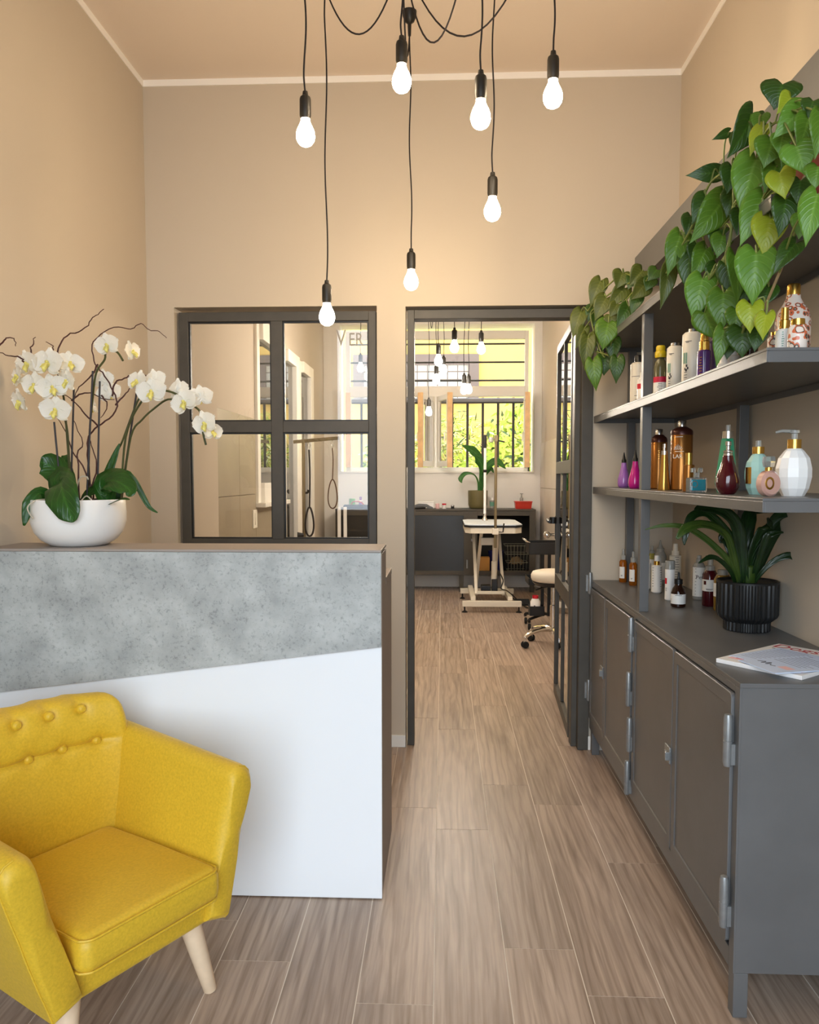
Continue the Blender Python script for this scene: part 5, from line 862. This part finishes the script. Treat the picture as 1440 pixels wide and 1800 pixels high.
# ---- magazines and letters
PAP = mat('coated_paper', (238, 236, 234), .35); PAPB = mat('letter_paper', (200, 215, 240), .5); PNK = mat('pink_print', (232, 190, 190), .5); REDT = mat('red_title_ink', (176, 34, 50), .5); INKB = mat('blue_grey_ink', (110, 122, 150), .6)
def sheet(name, label, cat, c, rdir, w_, h_, z0, th, m):
    a = atan2(rdir[1], rdir[0]); t = thing(name, label, cat, (c[0], c[1], z0), a); part('pages', MB().box((0, 0, 0), (w_, h_, th)), m, t, .0006, 0); return t
def print_lines(t, x0, x1, y0, y1, n, z, m, seed=0, h=.0022, name='print'):
    r_ = random.Random(seed); mb = MB()
    for i in range(n): y = y0+(y1-y0)*i/max(1, n-1); e = x1-(x1-x0)*r_.uniform(0, .35); mb.box((x0, y, z), (e, y+h, z+.0002))
    part(name, mb, m, t, 0, 0)
t = sheet('magazine', 'thick white dog magazine with a red title lying at the near end of the cabinet', 'magazine', (.745, 2.14), (.62, -.78), .235, .32, .8503, .011, PAP)
o = link('title', text_mesh('Dogs', .064, REDT, 'title', .0002), t); o.location = (.074, .266, .0113); print_lines(t, .02, .2, .245, .245, 1, .0111, INK, 2, .006); print_lines(t, .165, .225, .17, .235, 6, .0111, INKB, 3, .003)
part('cover_panel', MB().box((.015, .03, .011), (.22, .1, .0112)), PNK, t, 0, 0); print_lines(t, .03, .15, .045, .08, 3, .0113, REDT, 5, .005)
t = sheet('letter', 'pale blue printed letter lying under the other sheet on the dog magazine', 'paper', (.79, 2.17), (.5, -.866), .15, .21, .8617, .0015, PAPB); print_lines(t, .015, .14, .03, .19, 12, .0015, INKB, 6)
t = sheet('letter', 'pale blue letter with a pink stamp and a scribbled signature on top of the papers', 'paper', (.79, 2.105), (.26, -.965), .148, .21, .8635, .0022, PAPB); print_lines(t, .014, .135, .1, .19, 8, .0022, INKB, 9); part('stamp', MB().box((.09, .05, .0022), (.128, .075, .0024)), PNK, t, 0, 0)
part('signature', MB().tube(smoothpath([(.02, .045, .0026), (.035, .06, .0026), (.04, .04, .0026), (.05, .066, .0026), (.055, .042, .0026), (.062, .055, .0026), (.07, .045, .0026), (.085, .05, .0026)], 4), .0007, 4), INK, t, 0, 0)

# ================================================================ REAR ROOM
RST = mat('rear_cabinet_steel', (74, 68, 58), .5, var=.08, vscale=8); RDK = mat('dark_glossy_panel', (34, 31, 24), .3); INS = mat('dark_cabinet_inside', (30, 26, 20), .8)
rc = thing('rear_cabinet', 'long low dark metal cabinet under the rear window with one open bay', 'cabinet', (-.085, 9.4, 0)); OF = rc.location[:]
ax, bx_, fy, by_ = -1.26, 1.085, 9.17, 9.6
part('top', MB().box((ax, fy-.01, .955), (bx_, by_, .975)), RST, rc, .002, 0, OF)
for x0, x1 in ((ax, ax+.045), (-.39, -.33), (.25, .41), (bx_-.07, bx_)): part('stile', MB().box((x0, fy, .2), (x1, fy+.03, .955)), RST, rc, .002, 0, OF)
for x0, x1 in ((ax+.045, -.39), (-.33, .25), (.41, bx_-.07)):
    part('rail', MB().box((x0, fy, .9), (x1, fy+.03, .955)), RST, rc, .002, 0, OF); part('rail', MB().box((x0, fy, .2), (x1, fy+.03, .25)), RST, rc, .002, 0, OF)
for x0, x1 in ((ax+.045, -.39), (-.33, .25)): part('door_panel', MB().box((x0, fy+.012, .25), (x1, fy+.022, .9)), RDK, rc, 0, 0, OF)
part('carcass', MB().box((ax, by_-.02, .2), (bx_, by_, .955)).box((ax, fy+.03, .2), (bx_, by_-.02, .22)).box((ax, fy+.03, .22), (ax+.02, by_-.02, .955)).box((bx_-.02, fy+.03, .22), (bx_, by_-.02, .955)).box((.3, fy+.03, .22), (.32, by_-.02, .955)), INS, rc, 0, 0, OF)
for x in (ax, .2, bx_-.06):
    part('leg', MB().box((x, fy+.01, 0), (x+.05, fy+.05, .2)), RST, rc, .002, 0, OF)
part('hinge', MB().lathe([(0, 0), (.009, .003), (.009, .1), (0, .103)], 10, (.29, fy-.006, .28)), HINGE, rc, 0, 35, OF); part('catch', MB().box((.335, fy-.025, .6), (.375, fy, .63)), HINGE, rc, .002, 0, OF)
ORG = mat('orange_carton', (196, 140, 70), .7); BLU = mat('dark_blue_tub', (26, 34, 92), .4); WIRE = mat('grey_wire', (120, 118, 100), .5); CLOTH = mat('brown_cloth', (110, 92, 66), .9, var=.2, vscale=20)
o = tag(part('carton', MB().box((.41, 9.26, .222), (.56, 9.4, .40)), ORG, None, .003, 0), 'small orange carton in the open bay of the rear cabinet', 'box')
o = tag(part('tub', MB().lathe([(0, .222), (.075, .222), (.095, .46), (.098, .465), (.09, .465), (.07, .24), (0, .24)], 20, (.645, 9.42, 0)), BLU, None), 'dark blue tub beside the carton in the open cabinet bay', 'tub')
wb = thing('wire_basket', 'wire basket holding brown cloths in the open cabinet bay', 'basket', (.885, 9.38, .222))
for k in range(4):
    z = .02+.1*k; s_ = .11+.012*k; part('wire', MB().tube([(-s_, -s_, z), (s_, -s_, z), (s_, s_, z), (-s_, s_, z), (-s_, -s_, z)], .004, 6), WIRE, wb)
for k in range(-3, 4): part('wire', MB().tube([(k*.034, -.11, .0), (k*.037, -.123, .16), (k*.04, -.146, .33)], .003, 5), WIRE, wb)
part('cloth', MB().grid(lambda u, v: (-.09+.18*u, -.09+.18*v, .1+.08*sin(pi*u)*sin(pi*v)+.03*noise.noise((u*6, v*6, 3))), 14, 14), CLOTH, wb)
# things on the rear cabinet
ZT = .975
KH = mat('olive_planter', (106, 98, 62), .45); SLEAF = leaf_mat('palm_leaf', (40, 96, 36), (104, 170, 84), .35, .25, .4)
pp = thing('potted_palm', 'broad-leaved palm in an olive green pot on the rear cabinet', 'plant', (.42, 9.36, ZT)); OF = pp.location[:]
part('pot', MB().lathe([(0, 0), (.085, 0), (.1, .012), (.113, .05), (.117, .215), (.112, .217), (.105, .2), (0, .195)], 32, OF), KH, pp, 0, 40, OF); part('soil', MB().lathe([(0, .205), (.108, .2)], 20, OF, caps=(False, False)), SOIL, pp, 0, 40, OF)
for pts, wd, nr in [[[(0.433,9.36,1.165),(0.452,9.36,1.408),(0.436,9.34,1.569),(0.347,9.3,1.662),(0.225,9.26,1.721)],[0.02,0.03,0.08,0.11,0.01],[-0.3,-1,0.6]],[[(0.446,9.36,1.165),(0.458,9.34,1.374),(0.468,9.3,1.461),(0.426,9.26,1.554),(0.377,9.22,1.6)],[0.02,0.03,0.07,0.11,0.02],[-0.3,-1,0.2]],[[(0.46,9.36,1.165),(0.486,9.36,1.354),(0.538,9.34,1.475),(0.635,9.3,1.528),(0.739,9.26,1.447)],[0.02,0.03,0.08,0.12,0.01],[0.2,-1,0.7]],[[(0.46,9.36,1.165),(0.493,9.38,1.34),(0.568,9.4,1.449),(0.609,9.4,1.401)],[0.015,0.025,0.06,0.01],[0.1,-1,0.4]],[[(0.426,9.36,1.165),(0.418,9.34,1.3),(0.361,9.28,1.381),(0.266,9.22,1.387),(0.212,9.2,1.327),(0.226,9.2,1.281)],[0.015,0.02,0.03,0.06,0.06,0.006],[-0.1,-1,0.9]]]: uvpart('leaf', strap(pts, wd, nr, .25), SLEAF, pp, OF)
for pts in [[(0.439,9.36,1.151),(0.452,9.36,1.307),(0.451,9.35,1.442)],[(0.46,9.36,1.151),(0.486,9.36,1.307),(0.505,9.36,1.421)]]: part('stem', MB().tube(smoothpath(pts, 4), .014, 8), SLEAF, pp, 0, 35, OF)
RDB = mat('translucent_red_tub', (200, 52, 34), .3, trans=.15)
t = thing('red_box', 'red plastic box on the end of the rear cabinet by the door', 'box', (.955, 9.34, ZT)); part('body', MB().rings([[(x*k, y*k, z) for x, y in ((-.1, -.07), (.1, -.07), (.1, .07), (-.1, .07))] for k, z in ((.9, 0), (.97, .06), (1, .078))]), RDB, t, .003, 0); part('lid', MB().box((-.104, -.074, .078), (.104, .074, .09)), RDB, t, .003, 0)
bottle('clear pump bottle standing behind the red box', (.95, 9.48, ZT), [('body', body(.022, .13, .008), CLR), ('pump', [(0, .13), (.01, .13), (.008, .17), (.02, .172), (.02, .18), (0, .181)], CLR)])
bottle('small pale spray bottle beside the olive green pot', (.59, 9.36, ZT), [('body', body(.032, .1, .01), CLR), ('cap', [(0, .1), (.016, .1), (.014, .13), (0, .131)], WPL2), ('label', [(.0325, .03), (.0325, .08)], GREENP, {'sector': .9})])
t = thing('white_box', 'low white box behind the grey towels on the rear cabinet', 'box', (-.2, 9.42, ZT)); part('body', MB().box((-.09, -.06, 0), (.1, .06, .07)), WPL2, t, .004, 0); part('lid', MB().box((-.094, -.064, .07), (.104, .064, .082)), WPL2, t, .004, 0)
TOW = mat('grey_towel', (96, 98, 100), .95, var=.1, vscale=30, bump=.5, bscale=200)
t = thing('towel', 'crumpled grey towel on the rear cabinet beside the doorway post', 'towel', (-.25, 9.25, ZT)); part('cloth', MB().grid(lambda u, v: (-.13+.28*u, -.05+.1*v, .004+.05*sin(pi*u)**.6*sin(pi*v)**.6*(1+.5*noise.noise((u*5, v*4, 1)))), 18, 10), TOW, t, 0, 80)
t = thing('hair_clipper', 'black hair clipper lying in front of the grey towel', 'clipper', (-.27, 9.185, ZT+.014), .2); part('body', MB().tube([(-.07, 0, .002), (-.03, 0, .002), (.04, 0, .004), (.07, 0, .001)], [.012, .016, .015, .01], 12), BLACKP, t); part('blade', MB().box((.07, -.014, -.004), (.088, .014, .004)), CHROME, t, .001, 0)
for x, lb, m in ((-.06, 'pale pink spool beside the white box', PNK), (.02, 'red topped jar between the spool and the small black jar', RED)):
    t = thing('jar', lb, 'jar', (x, 9.3, ZT)); part('body', MB().lathe([(0, 0), (.022, 0), (.024, .004), (.024, .04), (.02, .045), (0, .045)], 16), m if m == PNK else WPL2, t); part('lid', MB().lathe([(0, .045), (.025, .045), (.025, .062), (0, .063)], 16), m, t)
t = thing('jar', 'small black jar on the rear cabinet before the olive pot', 'jar', (.12, 9.3, ZT)); part('body', MB().lathe([(0, 0), (.02, 0), (.02, .03), (0, .03)], 16), BLACKP, t); part('lid', MB().lathe([(0, .03), (.021, .03), (.02, .043), (0, .044)], 16), SILV, t)
GRT = mat('bright_green_plastic', (96, 170, 50), .4)
bottle('bright green tub seen through the partition window', (-1.08, 9.34, ZT), [('body', body(.036, .1, .006), GRT), ('lid', [(0, .1), (.037, .1), (.037, .118), (0, .119)], GRT)])
bottle('white bottle next to the green tub behind the partition window', (-.98, 9.36, ZT), [('body', body(.028, .1, .006), WPL2), ('cap', [(0, .1), (.015, .1), (.014, .14), (0, .141)], LILAC), ('label', [(.0285, .03), (.0285, .08)], LILAC, {'sector': .8})])
t = thing('white_carton', 'small white carton beside the white bottle behind the partition window', 'box', (-.86, 9.38, ZT)); part('body', MB().box((-.06, -.05, 0), (.06, .05, .1)), WPL2, t, .003, 0); part('flap', MB().box((-.062, -.052, .1), (.062, .0, .104)), WPL2, t, .001, 0)
t = thing('grooming_bag', 'flat black tool bag lying in front of the green tub', 'bag', (-1.0, 9.23, ZT)); part('body', MB().rings(roundbox(-.17, .17, -.045, .045, 0, .05, .02, .02)), BLACKP, t); part('strap', MB().tube(smoothpath([(-.08, -.0, .05), (-.05, -.02, .085), (.03, -.01, .08), (.07, 0, .05)], 5), .006, 6), RED, t)

# grooming table with a lifting frame and two arms
TT = mat('pale_blue_rubber_top', (206, 216, 226), .5); RUB = mat('black_rubber', (20, 20, 20), .7)
gt = thing('grooming_table', 'cream grooming table with a pale blue top on a crossed lifting frame', 'table', (.505, 8.2, 0)); OF = gt.location[:]
x0, x1, y0, y1 = .22, .79, 7.7, 8.65; q = .05
poly = [(x0+q, y0), (x1-q*1.4, y0), (x1, y0+.09), (x1, y1-.09), (x1-q, y1), (x0+q, y1), (x0, y1-.09), (x0, y0+.09)]
part('top', MB().prism([(x, y, .874) for x, y in poly], (0, 0, .012)), TT, gt, .003, 0, OF); part('edge_band', MB().prism([(.505+(x-.505)*1.012, 8.175+(y-8.175)*1.008, .856) for x, y in poly], (0, 0, .0178)), RUB, gt, .002, 0, OF)
mb = MB(); c2 = [(.505+(x-.505)*.95, 8.175+(y-8.175)*.97) for x, y in poly]
for (xa, ya_), (xb, yb_) in zip(c2, c2[1:]+c2[:1]): mb.bar((xa, ya_, .826), (xb, yb_, .826), .018, .058)
part('apron', mb, CREAM, gt, .002, 0, OF)
for y, nm in ((7.8, 1), (8.68, 2)):
    part('base_bar', MB().box((.2, y-.03, .06), (.79, y+.03, .115)), CREAM, gt, .004, 0, OF)
    for x in (.225, .765): part('foot', MB().lathe([(0, 0), (.03, 0), (.03, .006), (.014, .016), (.007, .02), (.007, .06), (0, .06)], 14, (x, y, 0)), RUB, gt, 0, 35, OF)
for x in (.31, .68): part('side_bar', MB().box((x-.025, 7.83, .115), (x+.025, 8.65, .155)), CREAM, gt, .003, 0, OF)
for xa, xb, ya_, yb_ in ((.345, .335, 7.93, 8.45), (.62, .605, 7.93, 8.45), (.365, .395, 8.5, 7.95), (.575, .555, 8.5, 7.95)): part('scissor_bar', MB().bar((xa, ya_, .16), (xb, yb_, .79), .03, .035), CREAM, gt, .002, 0, OF)
part('cross_bar', MB().box((.35, 7.915, .165), (.63, 7.945, .195)), CREAM, gt, .003, 0, OF); part('cross_bar', MB().box((.39, 7.96, .66), (.56, 7.99, .735)), CREAM, gt, .003, 0, OF); part('cross_bar', MB().box((.33, 8.44, .775), (.61, 8.47, .81)), CREAM, gt, .003, 0, OF)
part('actuator', MB().lathe([(0, .22), (.028, .22), (.028, .48), (.019, .485), (.019, .7), (0, .7)], 16, (.535, 8.1, 0)), CREAM, gt, 0, 35, OF); part('motor', MB().box((.40, 8.04, .155), (.50, 8.16, .235)).box((.51, 8.05, .15), (.57, 8.15, .3)), BLACKP, gt, .006, 0, OF)
part('power_cord', MB().tube(smoothpath([(.57, 8.05, .4), (.62, 8.0, .3), (.6, 7.95, .22), (.66, 7.9, .2), (.75, 7.92, .12)], 5), .006, 6), BLACKP, gt, 0, 35, OF)
tg = thing('foot_pedal', 'black foot pedal on the floor beside the grooming table', 'pedal', (.86, 8.3, 0)); part('body', MB().prism([(-.09, -.08, 0), (-.09, .08, 0), (-.09, .08, .05), (-.09, -.08, .02)], (.16, 0, 0)), RUB, tg, .006, 0); part('cable', MB().tube(smoothpath([(-.02, -.07, .02), (.02, -.3, .012), (.15, -.52, .012), (.2, -.9, .012)], 5), .007, 6), BLACKP, tg)
BRS = mat('dull_brass_pole', (132, 116, 86), .35, metal=.6)
ar = bpy.data.objects.new('grooming_arm', None); COL.objects.link(ar); ar.parent = gt; ar.location = (.45-.505, .25, .886); ar['label'] = 'white grooming arm with a black clamp'; OF = (.45, 8.45, .886)
part('pole', MB().tube([(.455, 8.45, .905), (.455, 8.45, 1.71)], .0145, 12), WPL2, ar, 0, 35, OF); part('clamp', MB().lathe([(0, .886), (.032, .886), (.028, .9), (.018, .915), (.018, .955), (0, .955)], 14, (.455, 8.45, 0)), SILV, ar, 0, 35, OF)
part('top_clamp', MB().tube([(.455, 8.45, 1.66), (.455, 8.45, 1.80)], .017, 10).tube([(.455, 8.45, 1.4), (.455, 8.45, 1.43)], .02, 10), BLACKP, ar, 0, 35, OF)
ar = bpy.data.objects.new('grooming_arm', None); COL.objects.link(ar); ar.parent = gt; ar.location = (.517-.505, 7.66-8.2, .62); ar['label'] = 'brass coloured grooming arm with a lever'; OF = (.517, 7.66, .62)
part('pole', MB().tube([(.517, 7.665, .66), (.517, 7.665, 1.74)], .0135, 12), BRS, ar, 0, 35, OF); part('bracket', MB().box((.487, 7.642, .79), (.547, 7.7, .85)), CREAM, ar, .004, 0, OF); part('lever', MB().tube([(.547, 7.665, .815), (.59, 7.66, .815), (.6, 7.66, .9)], .007, 8), BLACKP, ar, 0, 35, OF)
part('top_clamp', MB().box((.5, 7.65, 1.69), (.535, 7.68, 1.755)), BRS, ar, .004, 0, OF); part('handle', MB().tube([(.53, 7.66, 1.705), (.6, 7.65, 1.69)], .007, 8), BLACKP, ar, 0, 35, OF); part('knob', MB().lathe([(0, -.03), (.022, -.025), (.026, 0), (.022, .02), (0, .025)], 12, (.47, 7.665, 1.715)), CLR, ar, 0, 35, OF); part('arm_bar', MB().tube([(.45, 7.665, 1.715), (.505, 7.665, 1.72)], .008, 8), SILV, ar, 0, 35, OF)

# trolley and stool
tr = thing('trolley', 'black wheeled trolley with trays and a bin behind the cream stool', 'trolley', (.95, 7.05, 0)); OF = tr.location[:]
for x in (.9, .96): part('post', MB().box((x-.014, 7.04, .1), (x+.014, 7.07, .76)), BLACKP, tr, .003, 0, OF)
def tray(z0, z1, nm): 
    a, b, c, d = .76, 1.13, 6.9, 7.2; mb = MB()
    mb.box((a, c, z0), (b, d, z0+.008)).box((a, c, z0+.008), (a+.008, d, z1)).box((b-.008, c, z0+.008), (b, d, z1)).box((a+.008, c, z0+.008), (b-.008, c+.008, z1)).box((a+.008, d-.008, z0+.008), (b-.008, d, z1)); part(nm, mb, BLACKP, tr, .002, 0, OF)
tray(.67, .775, 'top_tray'); tray(.4, .46, 'middle_tray')
mb = MB()
mb.box((.77, 6.88, .13), (.9, 7.0, .136)).box((.77, 6.88, .136), (.776, 7.0, .215)).box((.894, 6.88, .136), (.9, 7.0, .215)).box((.776, 6.88, .136), (.894, 6.886, .215)).box((.776, 6.994, .136), (.894, 7.0, .215)); part('bin', mb, BLACKP, tr, .002, 0, OF)
for x, y in ((.77, 6.9), (1.1, 6.9), (.77, 7.2), (1.1, 7.2)):
    part('leg', MB().tube(smoothpath([(.93, 7.055, .12), ((x+.93)/2, (y+7.055)/2, .11), (x, y, .095), (x, y, .07)], 5), .013, 8), BLACKP, tr, 0, 35, OF)
    mb = MB().lathe([(0, -.012), (.025, -.012), (.03, -.006), (.03, .006), (.025, .012), (0, .012)], 14); mb.v = [(x+z, y+xx, .031+yy) for xx, yy, z in mb.v]; part('caster', mb, RUB, tr, 0, 35, OF)
for x in (.75, ): part('handle', MB().tube(smoothpath([(.765, 6.9, .775), (.735, 6.9, .79), (.735, 7.2, .79), (.765, 7.2, .775)], 5), .007, 8), CHROME, tr, 0, 35, OF)
t = bottle('white bottle with a red cap standing in the trolley bin', (.825, 6.94, .136), [('body', [(0, 0), (.04, 0), (.045, .006), (.045, .11), (.03, .14), (0, .142)], WPL2), ('cap', [(0, .142), (.026, .142), (.026, .17), (0, .171)], RED)]); fa = FA((.825, 6.94)); mb = MB(); mb.lathe([(.0455, .05), (.0455, .062)], 8, (0, 0, 0), fa-.7, fa+.5); mb.lathe([(.0455, .03), (.0455, .085)], 2, (0, 0, 0), fa-.25, fa+.0); part('cross_mark', mb, BLACKP, t, 0, 0)
so = thing('stool', 'round cream swivel stool with a chrome star base beside the glazed door', 'stool', (.885, 6.25, 0))
part('seat', MB().lathe([(0, .52), (.15, .52), (.17, .53), (.178, .55), (.178, .575), (.165, .6), (.12, .612), (0, .615)], 40), CREAM, so, 0, 50); part('seat_plate', MB().lathe([(0, .49), (.14, .49), (.168, .52), (0, .52)], 32), BLACKP, so)
part('column', MB().lathe([(0, .1), (.026, .1), (.026, .33), (.016, .335), (.016, .49), (0, .49)], 18), CHROME, so); part('height_lever', MB().tube([(.0, 0, .485), (-.1, -.07, .48), (-.15, -.1, .465)], .006, 8), BLACKP, so)
for k in range(5):
    a = radians(200+72*k); ca, sa = cos(a), sin(a)
    part('base_arm', MB().tube(smoothpath([(.01*ca, .01*sa, .135), (.09*ca, .09*sa, .14), (.2*ca, .2*sa, .115), (.245*ca, .245*sa, .085)], 5), [.02]*6+[.016]*10, 10), CHROME, so)
    for s in (-1, 1):
        mb = MB().lathe([(0, -.009), (.024, -.009), (.028, -.004), (.028, .004), (.024, .009), (0, .009)], 14); mb.v = [(.245*ca+yy*ca-(z+s*.014)*sa, .245*sa+yy*sa+(z+s*.014)*ca, .0285+xx) for xx, yy, z in mb.v]; part('caster', mb, RUB, so)
    part('caster_fork', MB().box((.245*ca-.012, .245*sa-.012, .03), (.245*ca+.012, .245*sa+.012, .09)), CHROME, so, .004, 0)

# leash pole behind the partition window
lp = thing('leash_pole', 'brass coloured leash pole with an overhanging arm seen through the partition window', 'pole', (-1.245, 7.0, 0)); OF = lp.location[:]
part('base', MB().lathe([(0, 0), (.16, 0), (.16, .012), (.02, .03), (0, .03)], 24, OF), BRS, lp, 0, 35, OF); part('pole', MB().tube([(-1.245, 7.0, .02), (-1.245, 7.0, 1.67)], .015, 12), BRS, lp, 0, 35, OF)
part('arm', MB().bar((-1.335, 7.0, 1.665), (-.92, 7.0, 1.70), .022, .03), BRS, lp, .003, 0, OF); part('grip', MB().tube([(-1.245, 6.97, .83), (-1.3, 6.96, .83)], [.018, .03], 10), BLACKP, lp, 0, 35, OF)
NYL = mat('dark_leash_webbing', (44, 38, 36), .8); BROWNC = mat('brown_leash_cord', (92, 66, 44), .7)
def leash(x, ztop, zknot, zbot, wd, m, lb):
    t = thing('grooming_loop', lb, 'leash', (x, 7.0, ztop)); OF = t.location[:]
    part('strap', MB().tube(smoothpath([(x, 7.0, ztop-.06), (x+.006, 7.0, (ztop+zknot)/2), (x, 7.0, zknot)], 4), .008 if m == NYL else .0055, 6), m, t, 0, 35, OF)
    zc = (zknot+zbot)/2; hh = (zknot-zbot)/2
    part('loop', MB().tube([(x+wd*sin(a)*(.55+.45*(1-cos(a))/2), 7.0+.01*sin(a), zc+hh*cos(a)) for a in [2*pi*k/28 for k in range(29)]], .009 if m == NYL else .006, 6), m, t, 0, 35, OF)
    part('clip', MB().tube([(x, 7.0, ztop+.02), (x+.012, 7.0, ztop-.02), (x, 7.0, ztop-.065), (x-.012, 7.0, ztop-.02), (x, 7.0, ztop+.02)], .004, 6), SILV, t, 0, 35, OF)
leash(-1.195, 1.655, 1.08, .82, .045, NYL, 'wide dark leash loop hanging close to the brass pole'); leash(-.985, 1.67, 1.33, 1.07, .05, BROWNC, 'thin brown leash loop hanging from the end of the brass arm')
"""boards"""
for k, (x, lb) in enumerate(((-1.12, 'first of two thin white boards leaning on the rear wall'), (-1.19, 'second thin white board leaning beside its twin, nearer the long wall'))):
    t = thing('leaning_board', lb, 'board', (x, 9.0, 0)); part('board', MB().bar((0, 0, .003), (-.02, .14, 1.0), .04, .015, (0, 1, 0)), WPL2, t, .002, 0)
